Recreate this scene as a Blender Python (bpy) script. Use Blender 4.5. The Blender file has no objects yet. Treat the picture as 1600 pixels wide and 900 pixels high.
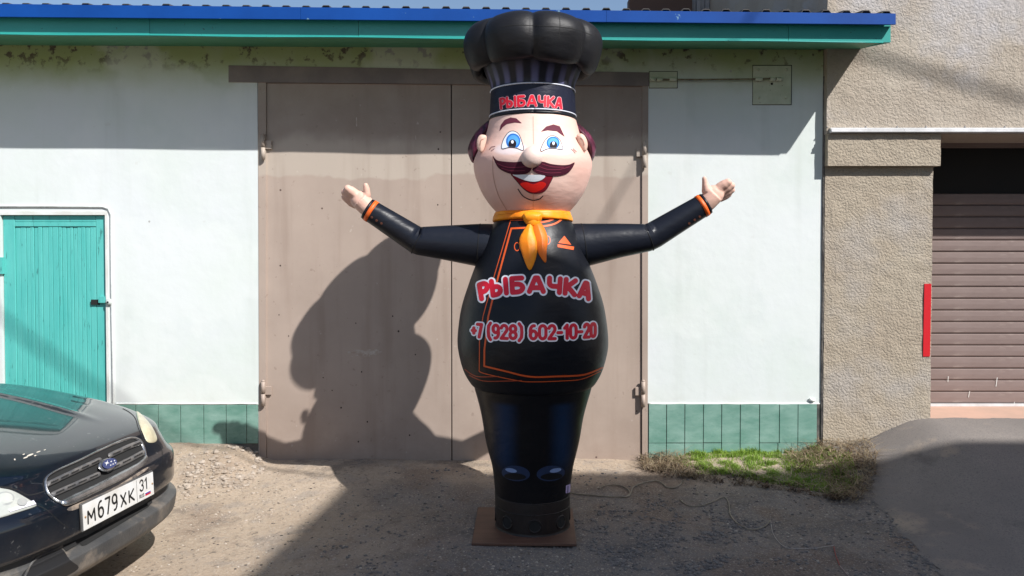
import bpy, bmesh, math, random
import numpy as np
from mathutils import Vector, Matrix, noise
from mathutils.bvhtree import BVHTree
R = math.radians
random.seed(7); np.random.seed(7)
sc = bpy.context.scene
COL = sc.collection
# ------------------------------------------------------------------ camera
CAMY, CAMZ, F, PITCH = -5.81, 1.55, 1200.0, 1.2
CY = 400 + F*math.tan(R(PITCH))
cam = bpy.data.cameras.new('camera'); camo = bpy.data.objects.new('camera', cam); COL.objects.link(camo)
camo.location = (0, CAMY, CAMZ); camo.rotation_euler = (R(90-PITCH), 0, 0)
cam.sensor_width = 36; cam.lens = 36*F/1600; cam.shift_y = (CY-450)/1600
cam.clip_start = .05; cam.clip_end = 2000
sc.camera = camo
# ------------------------------------------------------------------ sky and sun
SUNV = Vector((-1.0, 1.0, -1.33))
el = math.atan2(1.33, math.sqrt(2))
w = bpy.data.worlds.new('World'); sc.world = w; w.use_nodes = True
nt = w.node_tree; bg = nt.nodes['Background']
sky = nt.nodes.new('ShaderNodeTexSky'); sky.sky_type = 'NISHITA'; sky.sun_disc = False
sky.sun_elevation = el; sky.sun_rotation = R(135); sky.dust_density = 1.2; sky.air_density = 1.0; sky.ozone_density = 1.2
nt.links.new(sky.outputs[0], bg.inputs[0]); bg.inputs[1].default_value = .105
sl = bpy.data.lights.new('sun', 'SUN'); sl.energy = 5.0; sl.angle = R(.53); sl.color = (1, .975, .945)
so = bpy.data.objects.new('sun', sl); COL.objects.link(so); so.rotation_euler = SUNV.to_track_quat('-Z', 'Y').to_euler(); so.location = (6, -8, 12)
sc.view_settings.view_transform = 'Standard'; sc.view_settings.look = 'None'
sc.view_settings.exposure = 0.38; sc.view_settings.gamma = 1.0

# ------------------------------------------------------------------ helpers
CO = Vector((0, CAMY, CAMZ))
def ray(px, py):
    x = (px-800)/F; v = (CY-py)/F; c, s = math.cos(R(PITCH)), math.sin(R(PITCH))
    return Vector((x, c+v*s, -s+v*c))
def P(px, py, Y=0.0):                       # photograph point -> world point on the plane y = Y
    d = ray(px, py); return CO + d*((Y-CAMY)/d.y)
def PG(px, py, z=0.0):                      # photograph point -> world point on the level z
    d = ray(px, py); return CO + d*((z-CAMZ)/d.z)

LOC = {}
def empty(name, loc, label, cat, group=None, kind=None):
    o = bpy.data.objects.new(name, None); COL.objects.link(o); o.location = loc
    o['label'] = label; o['category'] = cat; o.empty_display_size = .1
    if group: o['group'] = group
    LOC[o] = Vector(loc); return o
def obj(name, verts, faces, mat, parent=None, smooth=False):
    off = LOC.get(parent, Vector((0, 0, 0))) if parent else Vector((0, 0, 0))
    me = bpy.data.meshes.new(name)
    me.from_pydata([(v[0]-off[0], v[1]-off[1], v[2]-off[2]) for v in verts], [], faces)
    if smooth: me.polygons.foreach_set('use_smooth', [True]*len(me.polygons))
    me.materials.append(mat); me.update()
    o = bpy.data.objects.new(name, me); COL.objects.link(o)
    if parent: o.parent = parent; LOC[o] = off
    return o
def tag(o, label=None, cat=None, group=None, kind=None):
    if label: o['label'] = label
    if cat: o['category'] = cat
    if group: o['group'] = group
    if kind: o['kind'] = kind
    return o
def dup(o, parent, delta=(0, 0, 0)):
    c = o.copy(); COL.objects.link(c); c.parent = parent; LOC[c] = LOC.get(o, Vector())
    c.location = Vector(o.location)+Vector(delta); return c
def bevel(o, wd, seg=2):
    bm = bmesh.new(); bm.from_mesh(o.data)
    bmesh.ops.remove_doubles(bm, verts=bm.verts, dist=1e-6)
    es = [e for e in bm.edges if len(e.link_faces) == 2 and e.calc_face_angle(0) > .5]
    bmesh.ops.bevel(bm, geom=es, offset=wd, segments=seg, affect='EDGES', profile=.5)
    bm.to_mesh(o.data); bm.free(); return o

class MB:
    def __init__(s): s.v = []; s.f = []
    def add(s, v, f):
        n = len(s.v); s.v += [tuple(q) for q in v]; s.f += [tuple(i+n for i in g) for g in f]; return s
    def box(s, x0, x1, y0, y1, z0, z1):
        v = [(x, y, z) for z in (z0, z1) for y in (y0, y1) for x in (x0, x1)]
        return s.add(v, [(0, 2, 3, 1), (4, 5, 7, 6), (0, 1, 5, 4), (2, 6, 7, 3), (0, 4, 6, 2), (1, 3, 7, 5)])
    def hexa(s, q, dy):                     # q: 4 points of the front quad (ccw from front), pushed back by dy
        v = [tuple(p) for p in q]+[(p[0], p[1]+dy, p[2]) for p in q]
        return s.add(v, [(0, 1, 2, 3), (7, 6, 5, 4), (0, 4, 5, 1), (1, 5, 6, 2), (2, 6, 7, 3), (3, 7, 4, 0)])
    def tube(s, pts, rad, n=10, cap=True):
        pts = [Vector(p) for p in pts]; m = len(pts)
        rad = rad if hasattr(rad, '__len__') else [rad]*m
        T = [(pts[min(i+1, m-1)]-pts[max(i-1, 0)]).normalized() for i in range(m)]
        up = Vector((0, 0, 1)) if abs(T[0].z) < .9 else Vector((0, 1, 0))
        a = T[0].cross(up).normalized(); v = []; f = []
        for i in range(m):
            a = (a-T[i]*a.dot(T[i])).normalized(); b = T[i].cross(a)
            for k in range(n):
                t = 2*math.pi*k/n; v.append(pts[i]+(a*math.cos(t)+b*math.sin(t))*rad[i])
        for i in range(m-1):
            for k in range(n):
                k2 = (k+1) % n; f.append((i*n+k, i*n+k2, (i+1)*n+k2, (i+1)*n+k))
        if cap: f.append(tuple(range(n))[::-1]); f.append(tuple((m-1)*n+k for k in range(n)))
        return s.add(v, f)
    def lathe(s, prof, cx, cy, n=96, mod=None, cap=False):   # prof (r, z)
        v = []; f = []
        for i, (r, z) in enumerate(prof):
            for k in range(n):
                t = 2*math.pi*k/n; rr, zz = (r, z) if mod is None else mod(r, z, t, i/(len(prof)-1))
                v.append((cx+rr*math.sin(t), cy-rr*math.cos(t), zz))
        for i in range(len(prof)-1):
            for k in range(n):
                k2 = (k+1) % n; f.append((i*n+k, i*n+k2, (i+1)*n+k2, (i+1)*n+k))
        if cap: f.append(tuple(range(n))[::-1]); f.append(tuple((len(prof)-1)*n+k for k in range(n)))
        return s.add(v, f)
    def ball(s, c, r, n=16, m=10, sc_=(1, 1, 1)):
        v = []; f = []
        for i in range(m+1):
            ph = math.pi*i/m
            for k in range(n):
                t = 2*math.pi*k/n
                v.append((c[0]+r*sc_[0]*math.sin(ph)*math.cos(t), c[1]+r*sc_[1]*math.sin(ph)*math.sin(t), c[2]+r*sc_[2]*math.cos(ph)))
        for i in range(m):
            for k in range(n): f.append((i*n+k, (i+1)*n+k, (i+1)*n+(k+1) % n, i*n+(k+1) % n))
        return s.add(v, f)
    def build(s, name, mat, parent=None, smooth=False): return obj(name, s.v, s.f, mat, parent, smooth)

def crom(pts, n=6, closed=True):
    pts = [np.array(p, float) for p in pts]; m = len(pts); out = []
    rng = range(m) if closed else range(m-1)
    for i in rng:
        if closed: p0, p1, p2, p3 = pts[(i-1) % m], pts[i], pts[(i+1) % m], pts[(i+2) % m]
        else: p0, p1, p2, p3 = pts[max(i-1, 0)], pts[i], pts[i+1], pts[min(i+2, m-1)]
        for k in range(n):
            t = k/n; out.append(.5*((2*p1)+(-p0+p2)*t+(2*p0-5*p1+4*p2-p3)*t*t+(-p0+3*p1-3*p2+p3)*t**3))
    if not closed: out.append(pts[-1])
    return [tuple(p) for p in out]
def interp(prof, n=4): return crom(prof, n, False)

# signed fields on 2D (positive inside)
def seg_d(X, Y, a, b):
    ax, ay = a; bx, by = b; dx, dy = bx-ax, by-ay; L = dx*dx+dy*dy+1e-12
    t = np.clip(((X-ax)*dx+(Y-ay)*dy)/L, 0, 1)
    return np.hypot(X-ax-t*dx, Y-ay-t*dy)
def f_poly(pts):
    def fn(X, Y):
        d = np.full(X.shape, 1e9); ins = np.zeros(X.shape, bool); m = len(pts)
        for i in range(m):
            a, b = pts[i], pts[(i+1) % m]; d = np.minimum(d, seg_d(X, Y, a, b))
            c = ((a[1] > Y) != (b[1] > Y)); xx = (b[0]-a[0])*(Y-a[1])/((b[1]-a[1]) or 1e-9)+a[0]
            ins ^= c & (X < xx)
        return np.where(ins, d, -d)
    return fn
def f_stroke(lines, wd):
    def fn(X, Y):
        d = np.full(X.shape, 1e9)
        for l in lines:
            for a, b in zip(l[:-1], l[1:]): d = np.minimum(d, seg_d(X, Y, a, b))
        return wd-d
    return fn
def f_ell(cx, cy, rx, ry, rot=0):
    c, s = math.cos(rot), math.sin(rot)
    def fn(X, Y):
        u = (X-cx)*c+(Y-cy)*s; v = -(X-cx)*s+(Y-cy)*c
        return (1-np.hypot(u/rx, v/ry))*min(rx, ry)
    return fn
def f_and(*fs): return lambda X, Y: np.minimum.reduce([f(X, Y) for f in fs])
def f_or(*fs): return lambda X, Y: np.maximum.reduce([f(X, Y) for f in fs])
def f_off(f, d): return lambda X, Y: f(X, Y)+d

def march(fn, bbox, step):
    x0, y0, x1, y1 = bbox; nx = max(2, int((x1-x0)/step)+2); ny = max(2, int((y1-y0)/step)+2)
    xs = x0+np.arange(nx)*step; ys = y0+np.arange(ny)*step
    X, Y = np.meshgrid(xs, ys); Fv = fn(X, Y); Fv = np.where(np.abs(Fv) < 1e-6, 1e-6, Fv)
    pos = Fv > 0; vid = {}; V = []; D = []; faces = []
    def corner(i, j):
        k = (i, j, 0)
        if k not in vid: vid[k] = len(V); V.append((xs[i], ys[j])); D.append(float(Fv[j, i]))
        return vid[k]
    def edge(i, j, i2, j2):
        k = (min(i, i2), min(j, j2), 1 if j == j2 else 2)
        if k not in vid:
            a, b = Fv[j, i], Fv[j2, i2]; t = a/(a-b)
            vid[k] = len(V); V.append((xs[i]+(xs[i2]-xs[i])*t, ys[j]+(ys[j2]-ys[j])*t)); D.append(0.0)
        return vid[k]
    anyp = pos[:-1, :-1] | pos[1:, :-1] | pos[:-1, 1:] | pos[1:, 1:]
    for j, i in zip(*np.nonzero(anyp)):
        i = int(i); j = int(j); cs = [(i, j), (i+1, j), (i+1, j+1), (i, j+1)]; poly = []
        for q in range(4):
            a = cs[q]; b = cs[(q+1) % 4]; pa = pos[a[1], a[0]]; pb = pos[b[1], b[0]]
            if pa: poly.append(corner(*a))
            if pa != pb: poly.append(edge(a[0], a[1], b[0], b[1]))
        if len(poly) >= 3: faces.append(tuple(poly))
    return V, D, faces

def decal(name, fn, bbox, step, bvh, off, mat, parent, puff=0.0, pw=.5, fallY=None, back=None):
    """print or padded patch lying on a surface: its outline follows the surface it is laid on"""
    V, D, fs = march(fn, bbox, step); out = []; ok = []
    for (px, py), d in zip(V, D):
        r = ray(px, py); rn = r.normalized(); h = bvh.ray_cast(CO, rn)
        if h[0] is None:
            if fallY is None: out.append((0, 0, 0)); ok.append(False); continue
            p = P(px, py, fallY); n = -rn
        else:
            p, n = h[0], h[1]
            if n.dot(rn) > 0: n = -n
        out.append(p+n*(off+puff*max(d, 0)**pw)); ok.append(True)
    fs = [tuple(f)[::-1] for f in fs if all(ok[i] for i in f)]
    return obj(name, out, fs, mat, parent, puff > 0)
def bvh_of(*objs):
    vs = []; fs = []
    for o in objs:
        n = len(vs); off = LOC.get(o, Vector())
        vs += [Vector(v.co)+off for v in o.data.vertices]; fs += [tuple(i+n for i in p.vertices) for p in o.data.polygons]
    return BVHTree.FromPolygons(vs, fs)
def pillow(name, fn, bbox, step, Yc, half, mat, parent, pw=.5, cap=1e9):
    V, D, fs = march(fn, bbox, step); out = []; m = len(V)
    for sgn in (-1, 1):
        for (px, py), d in zip(V, D):
            p = P(px, py, Yc); out.append((p.x, p.y+sgn*half*min(max(d, 0), cap)**pw, p.z))
    F2 = [tuple(f)[::-1] for f in fs]+[tuple(i+m for i in f) for f in fs]
    o = obj(name, out, F2, mat, parent, True)
    bm = bmesh.new(); bm.from_mesh(o.data); bmesh.ops.remove_doubles(bm, verts=bm.verts, dist=1e-5); bm.to_mesh(o.data); bm.free()
    return o

# ------------------------------------------------------------------ materials
def mat(name, c1, rough=.7, c2=None, scale=3., lo=.4, hi=.6, detail=8, bump=0., bscale=60., metal=0., coat=0., spec=.5,
        c3=None, s3=20., lo3=.62, hi3=.7, coords='Object', stretch=(1, 1, 1), bdist=.01, bstretch=None, sheen=0., rough2=None):
    m = bpy.data.materials.new(name); m.use_nodes = True; t = m.node_tree; N = t.nodes; L = t.links
    b = N['Principled BSDF']; b.inputs['Roughness'].default_value = rough; b.inputs['Metallic'].default_value = metal
    b.inputs['Coat Weight'].default_value = coat; b.inputs['Coat Roughness'].default_value = .04
    b.inputs['Specular IOR Level'].default_value = spec; b.inputs['Sheen Weight'].default_value = sheen
    tc = N.new('ShaderNodeTexCoord'); mp = N.new('ShaderNodeMapping'); mp.inputs['Scale'].default_value = stretch
    L.new(tc.outputs[coords], mp.inputs[0]); vec = mp.outputs[0]; m['vec'] = 1
    col = None
    def noise_mask(s, lo, hi, det=detail, seed=0.):
        n = N.new('ShaderNodeTexNoise'); n.inputs['Scale'].default_value = s; n.inputs['Detail'].default_value = det; n.inputs['Roughness'].default_value = .62
        n.noise_dimensions = '4D'; n.inputs['W'].default_value = seed
        L.new(vec, n.inputs['Vector']); r = N.new('ShaderNodeMapRange'); r.inputs[1].default_value = lo; r.inputs[2].default_value = hi
        L.new(n.outputs[0], r.inputs[0]); return r.outputs[0]
    def mix(fac, a, bb):
        x = N.new('ShaderNodeMix'); x.data_type = 'RGBA'
        for i, q in ((6, a), (7, bb)):
            if isinstance(q, tuple): x.inputs[i].default_value = (*q, 1)
            else: L.new(q, x.inputs[i])
        if isinstance(fac, float): x.inputs[0].default_value = fac
        else: L.new(fac, x.inputs[0])
        return x.outputs[2]
    cur = c1
    if c2: cur = mix(noise_mask(scale, lo, hi), c1, c2)
    if c3: cur = mix(noise_mask(s3, lo3, hi3, 4, 3.), cur, c3)
    if isinstance(cur, tuple): b.inputs['Base Color'].default_value = (*cur, 1)
    else: L.new(cur, b.inputs['Base Color'])
    if rough2 is not None:
        mr = N.new('ShaderNodeMapRange'); mr.inputs[3].default_value = rough; mr.inputs[4].default_value = rough2
        L.new(noise_mask(scale*2, .35, .65, 5, 9.), mr.inputs[0]); L.new(mr.outputs[0], b.inputs['Roughness'])
    if bump:
        n = N.new('ShaderNodeTexNoise'); n.inputs['Scale'].default_value = bscale; n.inputs['Detail'].default_value = 6
        if bstretch:
            mp2 = N.new('ShaderNodeMapping'); mp2.inputs['Scale'].default_value = bstretch; L.new(tc.outputs[coords], mp2.inputs[0]); L.new(mp2.outputs[0], n.inputs['Vector'])
        else: L.new(vec, n.inputs['Vector'])
        bp = N.new('ShaderNodeBump'); bp.inputs['Strength'].default_value = bump; bp.inputs['Distance'].default_value = bdist
        L.new(n.outputs[0], bp.inputs['Height']); L.new(bp.outputs[0], b.inputs['Normal'])
    m['_'] = 0
    return m, (N, L, b, vec, mix, noise_mask, cur, tc)
def mt(*a, **k): return mat(*a, **k)[0]
def math_n(N, L, op, a, b=None, clamp=False):
    x = N.new('ShaderNodeMath'); x.operation = op; x.use_clamp = clamp
    for i, q in enumerate((a, b)):
        if q is None: continue
        if isinstance(q, (int, float)): x.inputs[i].default_value = q
        else: L.new(q, x.inputs[i])
    return x.outputs[0]
def rng(N, L, v, a, b, c=0., d=1., smooth=True):
    r = N.new('ShaderNodeMapRange'); r.interpolation_type = 'SMOOTHSTEP' if smooth else 'LINEAR'
    for i, q in enumerate((v, a, b, c, d)):
        if isinstance(q, (int, float)): r.inputs[i].default_value = q
        else: L.new(q, r.inputs[i])
    return r.outputs[0]
def sepxyz(N, L, v):
    s = N.new('ShaderNodeSeparateXYZ'); L.new(v, s.inputs[0]); return s.outputs

ZT = P(800, 75).z        # top of the wall under the eave
# plastered wall: mint white, olive older paint and peeled specks towards the top
def wall_material():
    m, (N, L, b, vec, mix, nm, cur, tc) = mat('mint_plaster', (.625, .68, .645), .8, (.665, .70, .70), 1.3, .38, .62, bump=.3, bscale=9, bdist=.008)
    g = N.new('ShaderNodeNewGeometry'); o = sepxyz(N, L, g.outputs['Position'])
    wob = math_n(N, L, 'MULTIPLY', nm(2.2, 0., 1., 5, 1.), .30)
    h = math_n(N, L, 'ADD', o[2], wob)
    olive = rng(N, L, h, ZT-.22, ZT+.13)
    c = mix(olive, cur, (.33, .39, .17))
    mp = N.new('ShaderNodeMapping'); mp.inputs['Scale'].default_value = (7, 7, .35); L.new(tc.outputs['Object'], mp.inputs[0])
    n = N.new('ShaderNodeTexNoise'); n.inputs['Scale'].default_value = 1.; n.inputs['Detail'].default_value = 7; L.new(mp.outputs[0], n.inputs['Vector'])
    c = mix(rng(N, L, n.outputs[0], .52, .75, 0., .22), c, (.44, .47, .42))
    # fine dirt speckle over everything
    c = mix(math_n(N, L, 'MULTIPLY', nm(14, .66, .72, 3, 5.), .25), c, (.5, .5, .46))
    # peeled dark flecks close to the eave
    near = rng(N, L, o[2], ZT-.22, ZT-.02)
    fl = math_n(N, L, 'MULTIPLY', nm(13, .55, .61, 7, 2.), near)
    c = mix(fl, c, (.10, .08, .06))
    c = mix(math_n(N, L, 'MULTIPLY', nm(.9, .50, .54, 4, 41.), .35), c, (.72, .75, .73))
    # splash dirt above the tiles, thin
    low = rng(N, L, o[2], .62, .36)
    c = mix(math_n(N, L, 'MULTIPLY', math_n(N, L, 'MULTIPLY', low, nm(5, .4, .7, 6, 4.)), .30), c, (.52, .49, .42))
    # tiny pits
    vo = N.new('ShaderNodeTexVoronoi'); vo.inputs['Scale'].default_value = 3.1; L.new(vec, vo.inputs['Vector'])
    c = mix(rng(N, L, vo.outputs['Distance'], .035, .02), c, (.38, .38, .36))
    L.new(c, b.inputs['Base Color']); return m
def gate_material():
    m, (N, L, b, vec, mix, nm, cur, tc) = mat('brown_gate_paint', (.355, .28, .232), .52, (.415, .33, .275), 1.6, .35, .65, bump=.05, bscale=3.0, bdist=.03, rough2=.68)
    g = N.new('ShaderNodeNewGeometry'); o = sepxyz(N, L, g.outputs['Position'])
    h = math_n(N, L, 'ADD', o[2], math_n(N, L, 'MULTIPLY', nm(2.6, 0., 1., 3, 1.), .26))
    c = mix(math_n(N, L, 'MULTIPLY', rng(N, L, h, 2.265, 2.295), .75), cur, (.47, .405, .34))
    # rusty/dirty vertical streaks
    mp = N.new('ShaderNodeMapping'); mp.inputs['Scale'].default_value = (9, 9, .7); L.new(tc.outputs['Object'], mp.inputs[0])
    n = N.new('ShaderNodeTexNoise'); n.inputs['Scale'].default_value = 1.; n.inputs['Detail'].default_value = 7; L.new(mp.outputs[0], n.inputs['Vector'])
    c = mix(rng(N, L, n.outputs[0], .48, .76, 0., .42), c, (.25, .18, .14))
    up = math_n(N, L, 'MULTIPLY', rng(N, L, h, 2.50, 2.62), math_n(N, L, 'ADD', math_n(N, L, 'MULTIPLY', nm(2.3, .3, .7, 5, 21.), .35), .35))  # patchy dark brown on the gate top deepens the eave shade in colour
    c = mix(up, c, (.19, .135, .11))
    low = rng(N, L, o[2], .75, .0)
    c = mix(math_n(N, L, 'MULTIPLY', math_n(N, L, 'MULTIPLY', low, nm(4, .35, .65, 6, 4.)), .45), c, (.25, .185, .15))
    vo = N.new('ShaderNodeTexVoronoi'); vo.inputs['Scale'].default_value = 5.; L.new(vec, vo.inputs['Vector'])
    c = mix(rng(N, L, vo.outputs['Distance'], .045, .03), c, (.10, .06, .05))
    c = mix(math_n(N, L, 'MULTIPLY', nm(22, .64, .68, 4, 7.), .5), c, (.22, .16, .13))
    c = mix(math_n(N, L, 'MULTIPLY', nm(17, .67, .70, 4, 8.), .35), c, (.58, .52, .46))
    L.new(c, b.inputs['Base Color']); return m
def stucco_material(name, a, bb, third):
    m, (N, L, b, vec, mix, nm, cur, tc) = mat(name, a, .9, bb, 2.1, .38, .62, c3=third, s3=1.4, lo3=.5, hi3=.68)
    n = N.new('ShaderNodeTexNoise'); n.inputs['Scale'].default_value = 58; n.inputs['Detail'].default_value = 6; n.inputs['Distortion'].default_value = .35; L.new(vec, n.inputs['Vector'])
    n2 = N.new('ShaderNodeTexNoise'); n2.inputs['Scale'].default_value = 80; n2.inputs['Detail'].default_value = 4; L.new(vec, n2.inputs['Vector'])
    rid = rng(N, L, n.outputs[0], .38, .60)
    hh = math_n(N, L, 'ADD', rid, math_n(N, L, 'MULTIPLY', n2.outputs[0], .35))
    bp = N.new('ShaderNodeBump'); bp.inputs['Strength'].default_value = .5; bp.inputs['Distance'].default_value = .007
    L.new(hh, bp.inputs['Height']); L.new(bp.outputs[0], b.inputs['Normal'])
    c = mix(rng(N, L, n.outputs[0], .40, .28, 0., .35), b.inputs['Base Color'].links[0].from_socket, (.2, .17, .14))
    L.new(c, b.inputs['Base Color']); return m
def ground_material(name, kind):
    m, (N, L, b, vec, mix, nm, cur, tc) = mat(name, (.355, .275, .20), .95, (.41, .325, .245), 1.1, .35, .65)
    g = N.new('ShaderNodeNewGeometry'); o = sepxyz(N, L, g.outputs['Position'])
    if kind == 'asphalt':
        c = mix(nm(1.2, .35, .65, 6, 1.), (.175, .155, .142), (.25, .22, .195))
        c = mix(nm(140, .45, .62, 2, 2.), c, (.17, .155, .145))
        c = mix(nm(2.7, .56, .72, 6, 3.), c, (.33, .27, .21))
        c = mix(nm(1.9, .56, .68, 7, 8.), c, (.10, .09, .085))
        c = mix(math_n(N, L, 'MULTIPLY', nm(75, .58, .64, 3, 18.), .5), c, (.09, .08, .075))
        bs, bd = 130, .006
    else:
        # trodden dark cinder and gravel takes over to the right
        gx = math_n(N, L, 'ADD', o[0], math_n(N, L, 'MULTIPLY', nm(1.3, 0., 1., 6, 1.), 1.3))
        gy = math_n(N, L, 'ADD', o[1], math_n(N, L, 'MULTIPLY', nm(2.1, 0., 1., 5, 6.), .5))
        right = rng(N, L, gx, -.6, .45)
        front = rng(N, L, gy, -.35+.25, -.75+.25)
        k = math_n(N, L, 'MULTIPLY', right, front)
        c = mix(k, cur, (.165, .148, .135))
        c = mix(math_n(N, L, 'MULTIPLY', nm(3.1, .50, .66, 6, 2.), k), c, (.10, .093, .09))
        c = mix(math_n(N, L, 'MULTIPLY', nm(1.7, .52, .62, 7, 12.), .6), c, (.16, .11, .08))
        c = mix(math_n(N, L, 'MULTIPLY', nm(5.5, .52, .60, 7, 22.), .4), c, (.22, .20, .185))
        c = mix(math_n(N, L, 'MULTIPLY', nm(3.3, .56, .62, 7, 25.), .5), c, (.115, .095, .08))
        c = mix(math_n(N, L, 'MULTIPLY', nm(45, .5, .62, 5, 3.), .5), c, (.24, .185, .135))
        c = mix(math_n(N, L, 'MULTIPLY', nm(90, .56, .62, 3, 4.), .55), c, (.46, .40, .33))
        c = mix(math_n(N, L, 'MULTIPLY', nm(30, .60, .64, 5, 14.), .7), c, (.09, .075, .06))
        bs, bd = 38, .018
    L.new(c, b.inputs['Base Color'])
    n = N.new('ShaderNodeTexNoise'); n.inputs['Scale'].default_value = bs; n.inputs['Detail'].default_value = 8; n.inputs['Roughness'].default_value = .7; L.new(vec, n.inputs['Vector'])
    bp = N.new('ShaderNodeBump'); bp.inputs['Strength'].default_value = .7; bp.inputs['Distance'].default_value = bd
    L.new(n.outputs[0], bp.inputs['Height']); L.new(bp.outputs[0], b.inputs['Normal']); return m

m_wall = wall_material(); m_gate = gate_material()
m_stucco = stucco_material('stucco', (.36, .305, .245), (.42, .365, .30), (.43, .41, .41))
m_stucco2 = stucco_material('stucco_tan', (.35, .29, .22), (.385, .33, .255), (.37, .335, .30))
m_dirt = ground_material('dirt', 'dirt'); m_asph = ground_material('worn_asphalt', 'asphalt')
m_black_gap = mt('dark_gap', (.012, .012, .012), .9)
m_dark = mt('dark_interior', (.03, .028, .028), .9)
m_teal = mt('teal_door_paint', (.075, .43, .395), .5, (.11, .49, .45), 5, .35, .65, stretch=(3, 3, .5), bump=.35, bscale=30, bstretch=(3, 3, .25), bdist=.004, c3=(.05, .24, .22), s3=16, lo3=.62, hi3=.68)
m_teal_f = mt('teal_fascia_paint', (.02, .29, .26), .38, (.03, .33, .29), 2, .35, .65, c3=(.02, .10, .09), s3=30, lo3=.66, hi3=.70)
m_soffit = mt('green_soffit_paint', (.06, .25, .15), .5, (.09, .28, .17), 2.)
m_blue = mt('blue_trim_paint', (.002, .05, .25), .55, (.003, .062, .30), 1.5, spec=.2, c3=(.18, .32, .42), s3=7, lo3=.66, hi3=.70)
m_roof = mt('roof_sheet', (.035, .032, .03), .6, (.06, .05, .045), 6)
m_tile = mt('green_ceramic_tile', (.12, .255, .205), .22, (.24, .385, .33), 5, .35, .68, stretch=(1, 1, 2.2), bump=.1, bscale=12, rough2=.4)
m_grout = mt('grout', (.05, .055, .05), .9, (.16, .15, .13), 8)
m_white = mt('white_paint', (.72, .74, .72), .5, (.62, .62, .58), 6)
m_metal_white = mt('white_metal', (.68, .68, .69), .35, (.55, .55, .55), 8)
m_slat = mt('brown_slat', (.19, .14, .128), .42, (.245, .19, .175), 3, .3, .7, stretch=(1, 1, 3), c3=(.33, .27, .24), s3=5, lo3=.6, hi3=.75, bump=.03, bscale=8)
m_thres = mt('pink_threshold', (.52, .33, .25), .85, (.45, .30, .23), 4, bump=.2)
m_red = mt('red_strip', (.58, .012, .02), .45)
m_steel = mt('grey_siding', (.29, .29, .30), .6, (.22, .22, .23), 3)
m_brown = mt('brown_boards', (.10, .06, .045), .8)

# ------------------------------------------------------------------ ground shape
def ss(a, b, x):
    t = min(1, max(0, (x-a)/(b-a))); return t*t*(3-2*t)
def G(x, y, rough=True):
    z = -.078*ss(0, -1.1, y)-.02*ss(-1.1, -4, y)
    z += .128*ss(-1.80, -2.12, x)*ss(-.75, -.05, y)                         # drift against the left plinth
    z += .055*ss(1.0, 1.45, x)*ss(-.50, -.10, y)*(1-ss(2.3, 2.5, x))         # soil bank under the right plinth
    rr = .09*ss(2.1, 2.5, x)+.225*ss(2.45, 3.15, x)
    z += rr*(1-ss(-.15, -2.3, y))
    if rough and abs(x) < 9 and y > -7:
        k = 1-.75*ss(2.3, 2.8, x)
        z += k*(.012*noise.noise(Vector((x*1.3, y*1.3, 0)))+.007*noise.noise(Vector((x*5, y*5, 3)))+.0035*noise.noise(Vector((x*17, y*17, 7)))+.0016*noise.noise(Vector((x*50, y*50, 1))))
    return z
def axis(lo, a, b, hi, st):
    c = list(np.arange(a, b, st)); out = []; x = a; s = st
    while x > lo: s *= 1.35; x -= s; out.append(max(x, lo))
    out = out[::-1]+c; x = b; s = st
    while x < hi: out.append(x); s *= 1.35; x += s
    out.append(hi); return out
gx = axis(-300, -3.4, 4.4, 300, .022); gy = axis(-300, -3.6, .02, 300, .022)
vs = [(x, y, G(x, y)) for y in gy for x in gx]; nx = len(gx)
fs = [(j*nx+i, j*nx+i+1, (j+1)*nx+i+1, (j+1)*nx+i) for j in range(len(gy)-1) for i in range(nx-1)]
gr = obj('ground', vs, fs, m_dirt, None, True); tag(gr, 'dry beige dirt yard turning to dark cinders in front of the garage', kind='structure')
# worn asphalt ramp, its own sheet with a ragged left edge
edge_px = [(1297, 700), (1330, 712), (1352, 726), (1366, 748), (1388, 786), (1428, 832), (1458, 872), (1478, 900), (1530, 960)]
edge = [PG(a, b, z) for (a, b), z in zip(edge_px, (.10, .09, .075, .05, .03, .0, -.03, -.04, -.05))]
poly = [(2.36, .0)]+[(p.x, p.y) for p in edge]+[(3.0, -6.5), (9, -6.5), (9, .0)]
def ramp_f(X, Y):
    d = f_poly(poly)(X, Y); jit = np.zeros(X.shape)
    for j in range(X.shape[0]):
        for i in range(X.shape[1]):
            if abs(d[j, i]) < .15: jit[j, i] = .06*noise.noise(Vector((X[j, i]*4, Y[j, i]*4, 5)))+.035*noise.noise(Vector((X[j, i]*14, Y[j, i]*14, 5)))+.02*noise.noise(Vector((X[j, i]*40, Y[j, i]*40, 5)))
    return d+jit
V, D, fs = march(ramp_f, (2.2, -6.5, 9.0, .0), .02)
rv = [(x, y, G(x, y)+.003+.010*ss(0, .06, d)) for (x, y), d in zip(V, D)]
rp = obj('ramp', rv, fs, m_asph, None, True); tag(rp, 'worn grey asphalt ramp rising to the brown roller door', kind='structure')

# ------------------------------------------------------------------ garage building
gar = empty('garage_building', (0, .2, 0), 'low mint-white garage with blue and teal eave, brown steel gates and green tile plinth', 'garage')
wl = P(404, 400).x; wr = P(1012, 400).x; wend = P(1284, 400).x
ztop = P(800, 60).z; zl = P(700, 115).z
dl, dr, dt = P(3, 500).x, P(166, 500).x, P(80, 336).z
wb = MB()
for (x0, x1, z0, z1) in ((-9, dl, -.6, ztop), (dl, dr, dt, ztop), (dr, wl, -.6, ztop), (wl, wr, zl, ztop), (wr, wend, -.6, ztop)):
    wb.box(x0, x1, 0, .3, z0, z1)
wb.build('wall', m_wall, gar)
MB().box(-9, wend, 5.7, 6, -.6, ztop).box(-9, -8.7, .3, 5.7, -.6, ztop).build('rear_wall', m_wall, gar)
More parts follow.
